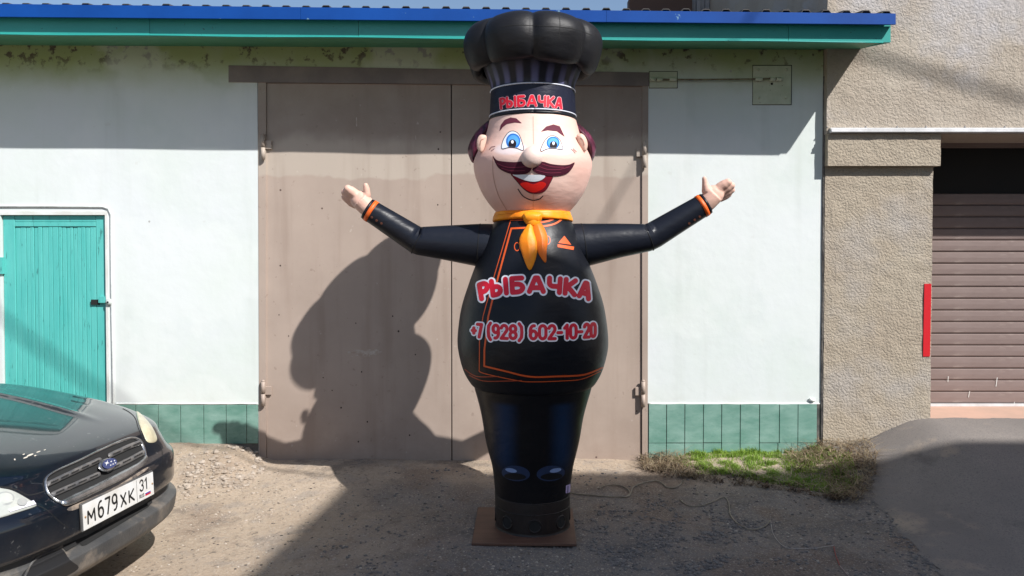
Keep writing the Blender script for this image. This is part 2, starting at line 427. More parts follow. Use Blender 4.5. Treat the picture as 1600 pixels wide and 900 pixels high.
# lintel and posts of the big gate
def quad(pts, Y): return [P(a, b, Y) for a, b in pts]
lb = MB().hexa(quad([(357, 128), (1014, 134), (1014, 113), (357, 102)], -.012), .2); lint = lb.build('lintel', mt('shade_darkened_lintel', (.16, .13, .125), .6, (.22, .18, .165), 3), gar)  # lintel colour is the gate brown darkened to stand for eave shade
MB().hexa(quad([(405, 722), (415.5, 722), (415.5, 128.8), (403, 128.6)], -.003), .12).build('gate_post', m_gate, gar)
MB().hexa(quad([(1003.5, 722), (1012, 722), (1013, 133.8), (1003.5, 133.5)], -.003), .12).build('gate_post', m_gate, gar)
def leaf(x0, x1, name='gate_leaf'):
    pts = [(x0, 720), (x1, 720), (x1, 134 if x1 > 800 else 132), (x0, 134 if x0 > 800 else 130)]
    a = P(x0, 720, .012); b = P(x1, 720, .012); ct = P(x1, pts[2][1], .012).z; dt_ = P(x0, pts[3][1], .012).z
    nx_, nz_ = 30, 40; v = []; f = []
    for j in range(nz_+1):
        for i in range(nx_+1):
            x = a.x+(b.x-a.x)*i/nx_; z0 = a.z+(b.z-a.z)*i/nx_; z1 = dt_+(ct-dt_)*i/nx_; z = z0+(z1-z0)*j/nz_
            e = min(i, nx_-i, j, nz_-j)/4; e = min(1, e)
            y = .012+e*(.005*noise.noise(Vector((x*1.4, 1, z*1.4)))+.0015*noise.noise(Vector((x*5, 1, z*5))))
            v.append((x, y, z))
    for j in range(nz_):
        for i in range(nx_): f.append((j*(nx_+1)+i, j*(nx_+1)+i+1, (j+1)*(nx_+1)+i+1, (j+1)*(nx_+1)+i))
    mb = MB().add(v, f)
    # folded rim
    n0, n1, n2, n3 = v[0], v[nx_], v[-1], v[nz_*(nx_+1)]
    for p, q in ((n0, n1), (n1, n2), (n2, n3), (n3, n0)):
        mb.add([p, q, (q[0], .07, q[2]), (p[0], .07, p[2])], [(0, 3, 2, 1)])
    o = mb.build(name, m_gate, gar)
    for p_ in list(o.data.polygons)[:nx_*nz_]: p_.use_smooth = True
    return o
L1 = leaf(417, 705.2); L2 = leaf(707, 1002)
MB().box(wl, wr, .075, .10, -.1, zl+.1).build('gate_backing', m_black_gap, gar)
MB().box(wl, wr, .02, .3, -.12, -.005).build('threshold', m_grout, gar)
def hinge(px, y0, y1, side, par, nm='hinge'):
    mb = MB(); a = P(px, y0, -.022); b = P(px, y1, -.022); mid = (a+b)/2
    mb.tube([a, (mid.x, mid.y, mid.z+.003)], .0155, 14).tube([(mid.x, mid.y, mid.z-.003), b], .0155, 14)
    mb.tube([(a.x, a.y, a.z), (a.x, a.y, a.z+.012)], [.0155, .009], 14)
    o = mb.build(nm, m_gate, par, True)
    k_ = MB().box(min(mid.x, mid.x+side*.058), max(mid.x, mid.x+side*.058), -.010, .006, mid.z-.012, mid.z+.052).build('hinge_strap', m_gate, par); bevel(k_, .002, 1)
    return o
hinge(411, 211, 249, 1, L1); hinge(411, 596, 634, 1, L1); hinge(1007, 222, 262, -1, L2); hinge(1005, 596, 636, -1, L2)
# pale scuffs on the gate
bv = bvh_of(L1, L2)
m_scuff = mt('pale_scuff', (.50, .45, .40), .7, (.36, .28, .23), 22, .4, .6)
def scuffs(X, Y):
    e = f_ell(572, 551, 26, 6, -.04)(X, Y); n = np.array([[noise.noise(Vector((x*.12, y*.5, 0))) for x, y in zip(a, b)] for a, b in zip(X, Y)])
    return e+n*5-1
o = decal('scuff', scuffs, (540, 540, 605, 562), .8, bv, .0008, m_scuff, L1)
for l_, w_ in (([(557, 184), (557.4, 197)], .7), ([(649, 212), (650, 218)], .5)): decal('scratch', f_stroke([l_], w_), (l_[0][0]-4, l_[0][1]-4, l_[1][0]+4, l_[1][1]+4), .5, bv, .0008, m_scuff, L1)
m_spot = mt('rust_spot', (.05, .03, .025), .9)
for (a, b, q) in ((556, 505, .9), (622.7, 517.6, 1.4), (613.5, 494, 1.1), (649, 554, 1.), (565, 581, 1.1), (533, 637, 1.3), (451, 525, .9), (436, 492, .9), (519, 610, .9), (684, 320, 1.1), (438, 415, 1.2), (685, 233, 1.3), (574, 659, 1.2), (640, 680, 1.2), (505, 590, .9), (560, 690, 1.2)):
    decal('rust_spot', f_ell(a, b, q, q*1.2), (a-4, b-4, a+4, b+4), .5, bv, .0007, m_spot, L1)
# teal plank door
door = MB().box(dl, dr, .05, .08, -.05, dt).build('door', m_teal, gar)
xd0, xd1 = dl+.004, dr-.004; zb = .02; ztp = dt-.004
def plank(x0, x1, z0, z1, y0, y1, nm='plank'):
    o = MB().box(x0, x1, y0, y1, z0, z1).build(nm, m_teal, door); bevel(o, .0022, 1); return o
zr0 = P(80, 354).z
plank(xd0, P(21, 400).x-.002, zb, ztp, .022, .05, 'door_stile'); plank(P(148, 400).x, xd1, zb, ztp, .022, .05, 'door_stile')
xi0, xi1 = P(21, 400).x, P(148, 400).x-.002
plank(xi0, xi1, P(80, 346.4).z, ztp, .024, .05, 'rail'); plank(xi0, xi1, zr0+.001, P(80, 346.9).z, .02, .05, 'rail')
x = xi0; i = 0
while x < xi1-.02:
    wd = random.choice((.030, .034, .038, .044, .026)); x2 = min(x+wd, xi1)
    if xi1-x2 < .02: x2 = xi1
    plank(x, x2-.0028, zb, zr0-.002, .026+random.uniform(-.003, .004), .05); x = x2
# worn hole, lock and hinge of the teal door
a = P(143, 468, .02); b = P(156, 476, .02)
MB().box(a.x, b.x, .012, .02, b.z, a.z).build('lock_hole', m_black_gap, door)
c = P(163.5, 468.5, -.0); lk = MB().box(c.x-.045, c.x+.012, -.004, .022, c.z-.022, c.z+.026); lk.build('lock_plate', m_teal, door)
m_lock = mt('white_lock', (.62, .66, .64), .4, (.4, .45, .43), 40)
c = P(169, 472, -.02); MB().lathe([(.0, 0), (.018, 0), (.026, .008), (.028, .016)], 0, 0, 20)
mb = MB().ball((c.x, -.005, c.z), .027, 20, 12, (1, .8, 1)); mb.build('padlock', m_lock, door, True)
MB().tube([(c.x, -.029, c.z), (c.x, -.026, c.z)], .007, 10).build('keyhole', m_black_gap, door)
a = P(0, 402); b = P(5, 428); MB().box(a.x-.05, b.x, -.015, .02, b.z, a.z).build('hinge', m_teal, door)
# white door frame with raised plaster rim
fr = MB()
e1, e2 = P(170, 500).x, P(178, 500).x; zt1, zt2 = P(80, 330).z, P(80, 323).z
fr.box(dr, e1, -.004, .06, -.05, dt+.001).box(-9, e1, -.004, .06, dt+.001, zt1)
fr.build('door_frame', m_white, gar)
m_rim = mt('grey_rim', (.52, .545, .53), .8, (.63, .66, .65), 6, bump=.3, bscale=40)
rm = MB().tube([(e2-.01, -.002, -.02), (e2-.01+.003, -.002, .6), (e2-.012, -.002, 1.2), (e2-.01, -.002, zt2-.06), (e2-.03, -.002, zt2-.015), (e2-.07, -.002, zt2), (-3.6, -.002, zt2+.004), (-5, -.002, zt2)], .011, 8)
rm.build('plaster_rim', m_rim, gar, True)
# plinth tiles
def tiles(edges, ytop, ybot, n2=None):
    z1 = P(800, ytop).z; z0 = P(800, ybot).z
    for i, (a, b) in enumerate(zip(edges[:-1], edges[1:])):
        xa, xb = P(a, 660).x+.0025, P(b, 660).x-.0025; dz = random.uniform(-.003, .003)
        o = MB().box(xa, xb, -.010+random.uniform(-.001, .001), -.002, z0+.0025+dz, z1-.0025+dz*.5).build('tile', m_tile, gar); bevel(o, .0012, 1)
tiles([178, 213, 248, 283, 319, 354, 386, 404], 632, 693)
tiles([1013, 1041, 1069.5, 1098.5, 1127, 1156, 1186, 1217, 1246, 1276], 631, 692)
tiles([1013, 1041, 1069.5, 1098.5, 1127, 1156, 1186, 1215, 1246, 1276], 692, 740)
MB().box(P(178, 660).x, P(404, 660).x, -.0025, .01, -.1, P(800, 632.5).z).build('grout', m_grout, gar)
g1 = MB().box(P(1012.5, 660).x, wend-.003, -.0025, .01, -.1, P(800, 631.5).z)
g1.build('grout', m_grout, gar)
# ragged paint line on top of the tiles
for (a, b) in ((180, 403), (1013, 1280)):
    x0, x1 = P(a, 630).x, P(b, 630).x; n = 60; zz = P(800, 631.5).z; pt = []
    for i in range(n): 
        x = x0+(x1-x0)*i/(n-1); pt.append((x, -.003, zz+.004+.004*noise.noise(Vector((x*9, 0, 0)))))
    MB().tube(pt, .0065, 6).build('paint_lip', m_white, gar, True)
# bolt rod with its plates on the right
m_ol = mt('olive_painted_steel', (.45, .49, .36), .6, (.53, .56, .44), 8, c3=(.10, .08, .06), s3=25, lo3=.64, hi3=.68)
bolt = empty('gate_bolt', P(1100, 130, -.02), 'long rusty bolt rod with painted steel plates beside the top of the gate', 'bolt')
def prect(a, b, Y0, Y1, n, m, par=bolt, bv_=.002):
    p, q = P(*a, Y0), P(*b, Y0); o = MB().box(p.x, q.x, Y0, Y1, q.z, p.z).build(n, m, par); return bevel(o, bv_, 1)
prect((1176, 101.5), (1237, 164), -.004, .0, 'plate_shadow_gap', m_black_gap, bolt, .0005); prect((1014.2, 111.2), (1058.8, 138), -.003, .0, 'plate_shadow_gap', m_black_gap, bolt, .0005)
prect((1177, 102.5), (1236, 163), -.012, -.0005, 'plate', m_ol); prect((1015, 112), (1058, 137), -.010, -.0005, 'plate', m_ol)
mb = MB().tube([P(1016, 124, -.035), P(1090, 124.5, -.035), P(1180, 123.5, -.035), P(1220, 122, -.035)], .0065, 10); mb.build('rod', mt('rusty_rod', (.12, .09, .06), .7, (.22, .2, .12), 30), bolt, True)
for a in ((1015, 1024), (1026, 1035), (1046, 1057), (1180, 1191), (1203, 1211), (1213, 1222)):
    MB().tube([P(a[0], 124, -.032), P(a[1], 124, -.032)], .0145, 12).build('sleeve', m_ol, bolt, True)
for a in ((1185, 109), (1229, 109), (1186, 153), (1228, 153)): MB().ball(P(*a, -.014), .010, 8, 6).build('rivet', m_ol, bolt, True)
c = P(1206, 131, -.0125); MB().tube([c, c+Vector((0, -.001, 0))], .009, 12).build('hole', m_black_gap, bolt)
# eave: blue trim, teal fascia, soffit, corrugated roof
YF, YT = -.52, -.585
def band(xy0, xy1, Y0, dy, name, m, par=gar, n=1):
    # xy0: left (x, ytop, ybot); xy1: right
    q = [P(xy0[0], xy0[2], Y0), P(xy1[0], xy1[2], Y0), P(xy1[0], xy1[1], Y0), P(xy0[0], xy0[1], Y0)]
    return MB().hexa(q, dy).build(name, m, par)
def lerp_y(x, yl, yr): return yl+(yr-yl)*x/1400
XL, XR = -700, 1392
fas_edges = [XL, -330, 234, 560, 1232, XR]
for a, b in zip(fas_edges[:-1], fas_edges[1:]):
    band((a+.35, lerp_y(a, 22, 30), lerp_y(a, 53, 66)), (b-.35, lerp_y(b, 22, 30), lerp_y(b, 53, 66)), YF+random.uniform(-.002, .002), .02, 'fascia_board', m_teal_f)
mb = MB().tube([P(x_, lerp_y(x_, 53.3, 66.3)+.5*math.sin(x_*.02), YF-.003) for x_ in range(XL, XR, 40)], .0045, 6); mb.build('drip_lip', m_teal_f, gar, True)
# soffit between fascia bottom and wall
def soff():
    v = []
    for x_ in (XL, 1391):
        a = P(x_, lerp_y(x_, 53, 66)-1, YF+.01); v.append(a)
    a = P(1337, 78, 0); bq = P(XL, lerp_y(XL, 71, 78), 0)
    v += [Vector((v[1].x, 0, a.z)), Vector((v[0].x, 0, bq.z))]
    v2 = [q+Vector((0, 0, .02)) for q in v]
    return MB().add(v+v2, [(0, 3, 2, 1), (4, 5, 6, 7), (0, 1, 5, 4), (1, 2, 6, 5), (2, 3, 7, 6), (3, 0, 4, 7)])
s_ = soff(); s_.build('soffit', m_soffit, gar)
# end closure of the eave
e0 = P(1392, 30, YF); e1_ = P(1392, 66, YF); ez = P(1337, 78, 0).z
MB().add([(e1_.x, YF+.02, e1_.z), (e1_.x, -.002, ez+.004), (e1_.x, -.002, e0.z+.10), (e1_.x, YF+.02, e0.z), (e1_.x-.02, YF+.02, e1_.z), (e1_.x-.02, -.002, ez+.004), (e1_.x-.02, -.002, e0.z+.10), (e1_.x-.02, YF+.02, e0.z)],
    [(0, 1, 2, 3), (7, 6, 5, 4), (0, 4, 5, 1), (1, 5, 6, 2), (2, 6, 7, 3), (3, 7, 4, 0)]).build('eave_end', m_teal_f, gar)
te = [XL, -120, 470, 948, 1400]
for a, b in zip(te[:-1], te[1:]):
    tl = P(a, lerp_y(a, 7, 22), YT); tr = P(b-.4, lerp_y(b, 7, 22), YT); bl = P(a, lerp_y(a, 26, 38), YT); br = P(b-.4, lerp_y(b, 26, 38), YT)
    mb = MB().hexa([bl, br, tr, tl], .012)
    # folded top lip going back
    mb.add([tl+Vector((0, .0, 0)), tr, tr+Vector((0, .09, .012)), tl+Vector((0, .09, .012)), tl+Vector((0, 0, .004)), tr+Vector((0, 0, .004)), tr+Vector((0, .09, .016)), tl+Vector((0, .09, .016))], [(0, 3, 2, 1), (4, 5, 6, 7), (0, 1, 5, 4), (1, 2, 6, 5), (3, 0, 4, 7)])
    mb.hexa([bl+Vector((0, .012, 0)), br+Vector((0, .012, 0)), br+Vector((0, .055, .012)), bl+Vector((0, .055, .012))], .003)
    mb.build('blue_trim', m_blue, gar)
# corrugated sheet
per = 31.0/1200*(YT-CAMY+.02); x = P(XL, 0, YT).x; x_end = P(1402, 20, YT).x; prof = []; k = 0
while x < x_end-.02:
    jit = random.uniform(-.002, .002); h = .021+random.uniform(-.002, .002)
    prof += [(x, 0), (x+per*.30, 0), (x+per*.42+jit, h), (x+per*.70+jit, h), (x+per*.82, 0)]; x += per
def roofz(x): 
    t = (x-P(0, 0, YT).x)/(P(1400, 0, YT).x-P(0, 0, YT).x); a = P(0, 10.0, YT+.02).z; b = P(1400, 22.5, YT+.02).z; return a+(b-a)*t+.002
vv = []; ff = []
for q, (yy, dz) in enumerate(((YT+.01, 0), (6.2, 1.05))):
    for (xx, hh) in prof: vv.append((xx, yy, roofz(xx)+hh+dz))
for q, (yy, dz) in enumerate(((YT+.01, 0), (6.2, 1.05))):
    for (xx, hh) in prof: vv.append((xx, yy, roofz(xx)+hh+dz-.006))
n = len(prof)
xf = wend+.0
for i in range(n-1):
    ff.append((i, i+1, n+i+1, n+i)); ff.append((2*n+i+1, 2*n+i, 3*n+i, 3*n+i+1)); ff.append((i+1, i, 2*n+i, 2*n+i+1))
roof = obj('roof_sheet', vv, ff, m_roof, gar)
bm = bmesh.new(); bm.from_mesh(roof.data)
geo = [f for f in bm.faces if f.calc_center_median().x > wend]   # over the neighbour the sheet is only the eave strip
for f in geo:
    for v in f.verts:
        if v.co.y > 1: v.co.z += (-.1-.2 - v.co.y)*1.05/6.79; v.co.y = -.1-.2
bm.to_mesh(roof.data); bm.free()

# ------------------------------------------------------------------ stucco building on the right
st = empty('stucco_building', P(1450, 690, 0), 'rough beige stucco building with a recessed brown roller door', 'building')
YP, YCp, YU = -.018, -.072, -.06
x0 = P(1288, 450, YP).x; x1 = P(1456, 450, YP).x
zcap0 = P(1380, 259, YCp).z; zcap1 = P(1380, 209, YCp).z; ztrim = P(1450, 204, YU).z
def rough_box(name, xa, xb, ya, yb, za, zb_, m, par, st_=.03, amp=.004):
    # front face finely divided and uneven, the rest plain
    nx_, nz_ = max(2, int((xb-xa)/st_)), max(2, int((zb_-za)/st_)); v = []; f = []
    for j in range(nz_+1):
        for i in range(nx_+1):
            x = xa+(xb-xa)*i/nx_; z = za+(zb_-za)*j/nz_
            e = 0 if (j in (0, nz_)) else 1
            ex = .004*noise.noise(Vector((z*11, xa, 2))) if i in (0, nx_) else 0
            v.append((x+ex, ya+e*amp*noise.noise(Vector((x*13, 2, z*13))), z))
    for j in range(nz_):
        for i in range(nx_): f.append((j*(nx_+1)+i, j*(nx_+1)+i+1, (j+1)*(nx_+1)+i+1, (j+1)*(nx_+1)+i))
    mb = MB().add(v, f); W_ = nx_+1
    for j in range(nz_):
        p, q = v[j*W_], v[(j+1)*W_]; mb.add([p, q, (q[0], yb, q[2]), (p[0], yb, p[2])], [(0, 1, 2, 3)])
        p, q = v[j*W_+nx_], v[(j+1)*W_+nx_]; mb.add([p, q, (q[0], yb, q[2]), (p[0], yb, p[2])], [(0, 3, 2, 1)])
    mb.add([v[0], v[nx_], (xb, yb, za), (xa, yb, za)], [(0, 3, 2, 1)]); mb.add([v[nz_*W_], v[-1], (xb, yb, zb_), (xa, yb, zb_)], [(0, 1, 2, 3)])
    o = mb.build(name, m, par); return o
rough_box('pillar', x0, x1, YP, .62, -.3, zcap0+.01, m_stucco2, st)
rough_box('ledge', x0-.004, P(1470, 235, YCp).x, YCp, .62, zcap0, zcap1, m_stucco2, st)
rough_box('facade', x0-.01, 9, YU, .62, zcap1+.0, 6.2, m_stucco, st, .05)
MB().box(x0-.012, 9, -.10, .62, 6.2, 6.3).build('cornice', m_steel, st)
# right jamb far outside the frame, back and side walls
rough_box('side_pillar', 6.2, 9, YP, .62, -.3, zcap1, m_stucco2, st, .1)
MB().box(x0, x0+.2, .62, 7, -.3, 6.2).box(8.8, 9, .62, 7, -.3, 6.2).box(x0+.2, 8.8, 6.8, 7, -.3, 6.2).build('rear_wall', m_stucco, st)
MB().box(x0-.01, 9, .62, 7, 6.2, 6.3).build('roof', m_steel, st)
# white metal trim
zt_a, zt_b = P(1298, 207.5, YU-.03).z, P(1298, 199.5, YU-.03).z
xa = P(1298, 203, YU-.03).x; xm = P(1412, 203, YU-.03).x
for a, b in ((xa, xm-.002), (xm, 9)):
    mb = MB().box(a, b, YU-.045, YU-.003, zt_a, zt_b-.010).box(a, b, YU-.028, YU-.003, zt_b-.0095, zt_b).box(a, b, YU-.052, YU-.046, zt_a+.004, zt_a+.012)
    mb.build('metal_trim', m_metal_white, st)
for a in (1292, 1353, 1402, 1447, 1508, 1570): MB().ball(P(a, 198.2, YU-.006), .006, 8, 6).build('screw', m_steel, st, True)
# roller door: every slat a piece
YR = .45; xs0 = x1+.0; xs1 = 6.2; zbot = P(1530, 634, YR).z; pitch_ = 18.3/1200*(YR-CAMY)
rd = MB().box(xs0, xs1, YR+.03, YR+.06, zbot-.05, zcap1+.2).build('roller_door', m_dark, st)
k = 0; z = zbot+.018
proto = None
ztop_sl = P(1530, 304, YR).z
while z < ztop_sl:
    pr = [(0, 0), (-.003, .004), (-.011, .012), (-.013, pitch_*.5), (-.011, pitch_*.9), (-.002, pitch_-.004), (0, pitch_-.003)]
    if proto is None:
        v = []; 
        for xx in (xs0, xs1):
            for (a, b) in pr: v.append((xx, YR+.02+a, z+b))
        m_ = len(pr); f = [(i, i+1, m_+i+1, m_+i)[::-1] for i in range(m_-1)]
        proto = obj('slat', v, f, m_slat, rd); z0_ = z
    else: dup(proto, rd, (0, random.uniform(-.001, .001), z-z0_))
    z += pitch_
MB().box(xs0, xs1, YR-.05, YR-.02, P(1530, 232, YR).z, zcap1+.1).build('housing', m_slat, rd); MB().box(xs0, xs1, YR+.02, YR+.03, ztop_sl, zcap1+.1).build('top_gap', m_black_gap, rd)
MB().box(xs0, xs1, YR-.005, YR+.03, zbot-.004, zbot+.016).build('bottom_bar', m_metal_white, rd)
sfr = MB()
for (a, b, c_, d_) in ((1481, 1481.5, 588, 597), (1556, 1558, 590, 604), (1513, 1515, 611, 621), (1584, 1585, 628, 633)):
    p = P(a, d_, YR-.0); q = P(b, c_, YR); sfr.add([p+Vector((0, .002, 0)), p+Vector((.005, .002, 0)), q+Vector((.005, .002, 0)), q+Vector((0, .002, 0))], [(0, 1, 2, 3)])
sfr.build('scratch', m_white, rd)
zth = P(1500, 655, YP).z
MB().box(xs0, xs1, -.01, YR+.05, .0, zth+.006).build('threshold', m_thres, st)
MB().box(x0+.2, 6.6, YR+.06, 6.8, -.3, .28).build('floor', m_grout, st)
# dark gap between the buildings
mb = MB(); pt = [(wend+.008+.004*noise.noise(Vector((0, z_*.2, 1))), -.004, .05+z_*.095) for z_ in range(0, 31)]
mb.tube(pt, .011, 6); o = mb.build('wall_joint', mt('joint_mortar', (.10, .09, .085), .95, (.2, .18, .16), 15, bump=.5, bscale=60), gar, True)
c = P(1270, 625.5, -.012); mb = MB().ball(c, .014, 10, 8, (1.6, 1, .8)).ball(c+Vector((-.02, 0, .012)), .008, 8, 6); mb.build('plaster_lump', m_white, gar, True)
# red strip on the pillar edge
a = P(1443.5, 444, YP); b = P(1455, 556, YP); b2 = P(1442, 556, YP); 
o = MB().hexa([P(1442.3, 557, YP-.007), P(1453.2, 557, YP-.007), P(1455.3, 443.5, YP-.007), P(1444.4, 443.5, YP-.007)], .006).build('red_strip', m_red)
tag(o, 'narrow flat bright red strip on the right edge of the stucco pillar', 'strip')
# structures seen as a sliver above the roof
bb = empty('rear_structure', (3.6, 4, 0), 'sliver of grey ribbed siding and brown boards rising behind the blue eave', 'outbuilding')
YB = 3.4
for i in range(24):
    a = P(1081, 5, YB).x; b = P(1246, 5, YB).x; xx = a+(b-a)*i/24; 
    MB().box(xx, xx+(b-a)/24-.006, YB-.02*(i % 2), YB+.1, 2.5, 6.4).build('siding_rib', m_steel, bb)
MB().box(P(982, 5, YB).x, P(1080, 5, YB).x, YB-.3, YB+.1, 2.5, 3.3).box(P(982, 5, YB).x, P(1080, 5, YB).x, YB-.05, YB+.1, 3.3, 4.6).build('board_box', m_brown, bb)
MB().box(P(1246, 5, YB).x, P(1276, 5, YB).x, YB, YB+.1, 2.5, 6.4).build('panel', m_stucco2, bb)
MB().box(P(1276, 5, YB).x, P(1310, 5, YB).x, YB+.02, YB+.1, 2.5, 6.4).build('post', m_steel, bb)

# ------------------------------------------------------------------ house behind the camera whose roof shades the yard
t = 6.7; hb = 1.33*t-.03
cx_, cy_ = -1.13+t, -.29-t; ang = R(-6.5)
hs = empty('neighbour_house', (cx_, cy_, 0), 'tall plain beige house across the yard whose roof shades the ground', 'house')
def rotp(x, y, z): 
    return (cx_+x*math.cos(0)+0*y+(-y)*math.tan(ang)*1.0, cy_+y, z)
def pbox(xa, xb, ya, yb, za, zb_):
    v = [rotp(x, y, z) for z in (za, zb_) for y in (ya, yb) for x in (xa, xb)]
    return v, [(0, 2, 3, 1), (4, 5, 7, 6), (0, 1, 5, 4), (2, 6, 7, 3), (0, 4, 6, 2), (1, 3, 7, 5)]
MB().add(*pbox(.15, 16, -12, -.15, -.2, hb-.2)).build('wall', m_stucco2, hs)
MB().add(*pbox(0, 16.3, -12.3, 0, hb-.2, hb)).build('roof', m_steel, hs)
for i in range(4):
    for zz in (1.2, 4.6): MB().add(*pbox(2+i*3.4, 3.4+i*3.4, -.17, -.13, zz, zz+1.5)).build('window', mt('window_glass', (.03, .04, .05), .1) if i+zz < 1.3 else bpy.data.materials['window_glass'], hs)
# overhead cables (they throw the soft diagonal lines on the walls)
m_cable = mt('black_cable', (.02, .02, .02), .6)
def cable(A, B, tA, tB, ex, r, label):
    sv = Vector((1, -1, 1.33)); a = A+sv*tA; b = B+sv*tB; d = b-a
    pts = [a-d*ex[0], a, b, b+d*ex[1]]
    o = MB().tube(pts, r, 8).build('overhead_cable', m_cable, None, True); tag(o, label, 'cable', 'cables overhead behind the viewer')
cable(P(1330, 80, YU), P(1600, 155, YU), 5.2, 5.2, (2.5, 4), .021, 'thick cable overhead crossing before the stucco facade')
cable(P(5, 500, .02), P(150, 605, .02), 5.0, 5.0, (1.6, 2.2), .013, 'thick cable overhead crossing before the teal plank door')
cable(P(998, 250, .01), P(945, 340, .01), 5.6, 5.6, (.6, .7), .012, 'thin cable overhead crossing before the brown gate')

# ------------------------------------------------------------------ inflatable chef
YC = -1.22; CXP = 832
cc = P(CXP, 840, YC)
chef = empty('inflatable_chef', (cc.x, YC, -.05), 'tall inflatable moustached chef in black with red lettering and spread arms', 'inflatable figure')
U = (YC-CAMY)/F
def zc(py): return P(CXP, py, YC).z
def fabric(name, c, rough=.42, **k): return mat(name, c, rough, bump=.28, bscale=7, bdist=.02, bstretch=(1, 1, 2.2), spec=.28, **k)
def fabm(*a, **k): return fabric(*a, **k)[0]
m_blk = fabm('black_nylon', (.007, .008, .012), .42)
m_blk2 = fabm('hat_nylon', (.009, .009, .011), .5)
def wobble(amp, fr=3.):
    def f(r, z, t, s):
        return r+amp*noise.noise(Vector((math.sin(t)*fr, math.cos(t)*fr, z*6))), z
    return f
def lathe_px(name, prof, m, n=128, mod=None, sub=5, cap=False):
    pr = interp([(a, b) for a, b in prof], sub) if sub > 1 else prof
    pr = [(r*U, zc(y)) for r, y in pr]
    return MB().lathe(pr, cc.x, YC, n, mod, cap).build(name, m, chef, True)
# trousers with printed blue sheen down each leg
mtr, (N, L, b, vec, mix, nm, cur, tc) = fabric('trouser_nylon', (.006, .006, .008), .38)
o_ = sepxyz(N, L, tc.outputs['Object'])
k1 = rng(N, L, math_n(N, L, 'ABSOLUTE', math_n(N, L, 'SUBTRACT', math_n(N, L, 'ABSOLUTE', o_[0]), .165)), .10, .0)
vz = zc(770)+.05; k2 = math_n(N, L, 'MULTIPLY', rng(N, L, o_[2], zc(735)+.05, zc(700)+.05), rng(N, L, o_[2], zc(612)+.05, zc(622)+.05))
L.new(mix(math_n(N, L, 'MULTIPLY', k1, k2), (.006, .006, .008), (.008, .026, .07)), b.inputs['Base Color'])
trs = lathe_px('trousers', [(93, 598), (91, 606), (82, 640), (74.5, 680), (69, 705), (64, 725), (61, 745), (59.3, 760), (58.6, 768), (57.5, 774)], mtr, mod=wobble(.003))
jk = lathe_px('jacket', [(54, 340), (62, 350), (70, 365), (77.5, 385), (85, 405), (93, 425), (101, 447), (108.5, 470), (114, 495), (117.3, 520), (117.2, 540), (113.5, 560), (107, 580), (98, 596), (92, 602), (85, 604)], m_blk, mod=wobble(.004))
m_skin, (N, L, b, vec, mix, nm, cur, tc) = fabric('skin_nylon', (.80, .52, .40), .5)
b.inputs['Subsurface Weight'].default_value = .0
o_ = sepxyz(N, L, tc.outputs['Object'])
def blob(cx, cz, rx, rz, lo=1., hi=.3):
    a = math_n(N, L, 'DIVIDE', math_n(N, L, 'SUBTRACT', o_[0], cx), rx); q = math_n(N, L, 'DIVIDE', math_n(N, L, 'SUBTRACT', o_[2], cz), rz)
    return rng(N, L, math_n(N, L, 'ADD', math_n(N, L, 'POWER', a, 2.), math_n(N, L, 'POWER', q, 2.)), lo, hi)
zz0 = .05
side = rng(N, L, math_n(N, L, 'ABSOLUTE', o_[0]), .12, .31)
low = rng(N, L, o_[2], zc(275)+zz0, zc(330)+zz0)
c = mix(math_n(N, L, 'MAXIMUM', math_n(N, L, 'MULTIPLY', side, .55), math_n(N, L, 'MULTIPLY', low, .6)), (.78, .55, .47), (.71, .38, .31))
for bx in ((-.135), (.125)): c = mix(math_n(N, L, 'MULTIPLY', blob(bx, zc(243)+zz0, .105, .045), .8), c, (.78, .68, .69))
L.new(c, b.inputs['Base Color'])
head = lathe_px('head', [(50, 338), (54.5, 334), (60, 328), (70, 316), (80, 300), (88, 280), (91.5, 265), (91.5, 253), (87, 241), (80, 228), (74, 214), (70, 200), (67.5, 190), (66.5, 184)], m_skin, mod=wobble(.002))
# hat
mh, (N, L, b, vec, mix, nm, cur, tc) = fabric('pleated_hat_nylon', (.02, .02, .03), .45)
o_ = sepxyz(N, L, tc.outputs['Object'])
an = math_n(N, L, 'ARCTAN2', o_[0], math_n(N, L, 'MULTIPLY', o_[1], -1.))
st_ = math_n(N, L, 'SINE', math_n(N, L, 'ADD', math_n(N, L, 'MULTIPLY', an, 19.), math_n(N, L, 'MULTIPLY', nm(4, 0, 1, 2, 3.), 2.2)))
kk = math_n(N, L, 'MULTIPLY', rng(N, L, st_, -.6, .9), rng(N, L, o_[2], zc(103)+.05, zc(140)+.05))
L.new(mix(kk, (.014, .014, .022), (.11, .11, .21)), b.inputs['Base Color'])
pl = lathe_px('hat_pleats', [(65, 143), (65.6, 136), (69, 126), (73, 116), (78, 104), (82, 94)], mh, n=228, mod=lambda r, z, t, s: (r*(1+.012*s*math.sin(t*19)), z))
m_band = fabm('navy_band', (.010, .012, .028), .42)
bd = lathe_px('hat_band', [(66.8, 186), (66.9, 180), (66.3, 165), (65.6, 150), (65.2, 142)], m_band)
lobes = [math.pi/4*i+random.uniform(-.07, .07) for i in range(8)]; lobes[0] = -.02
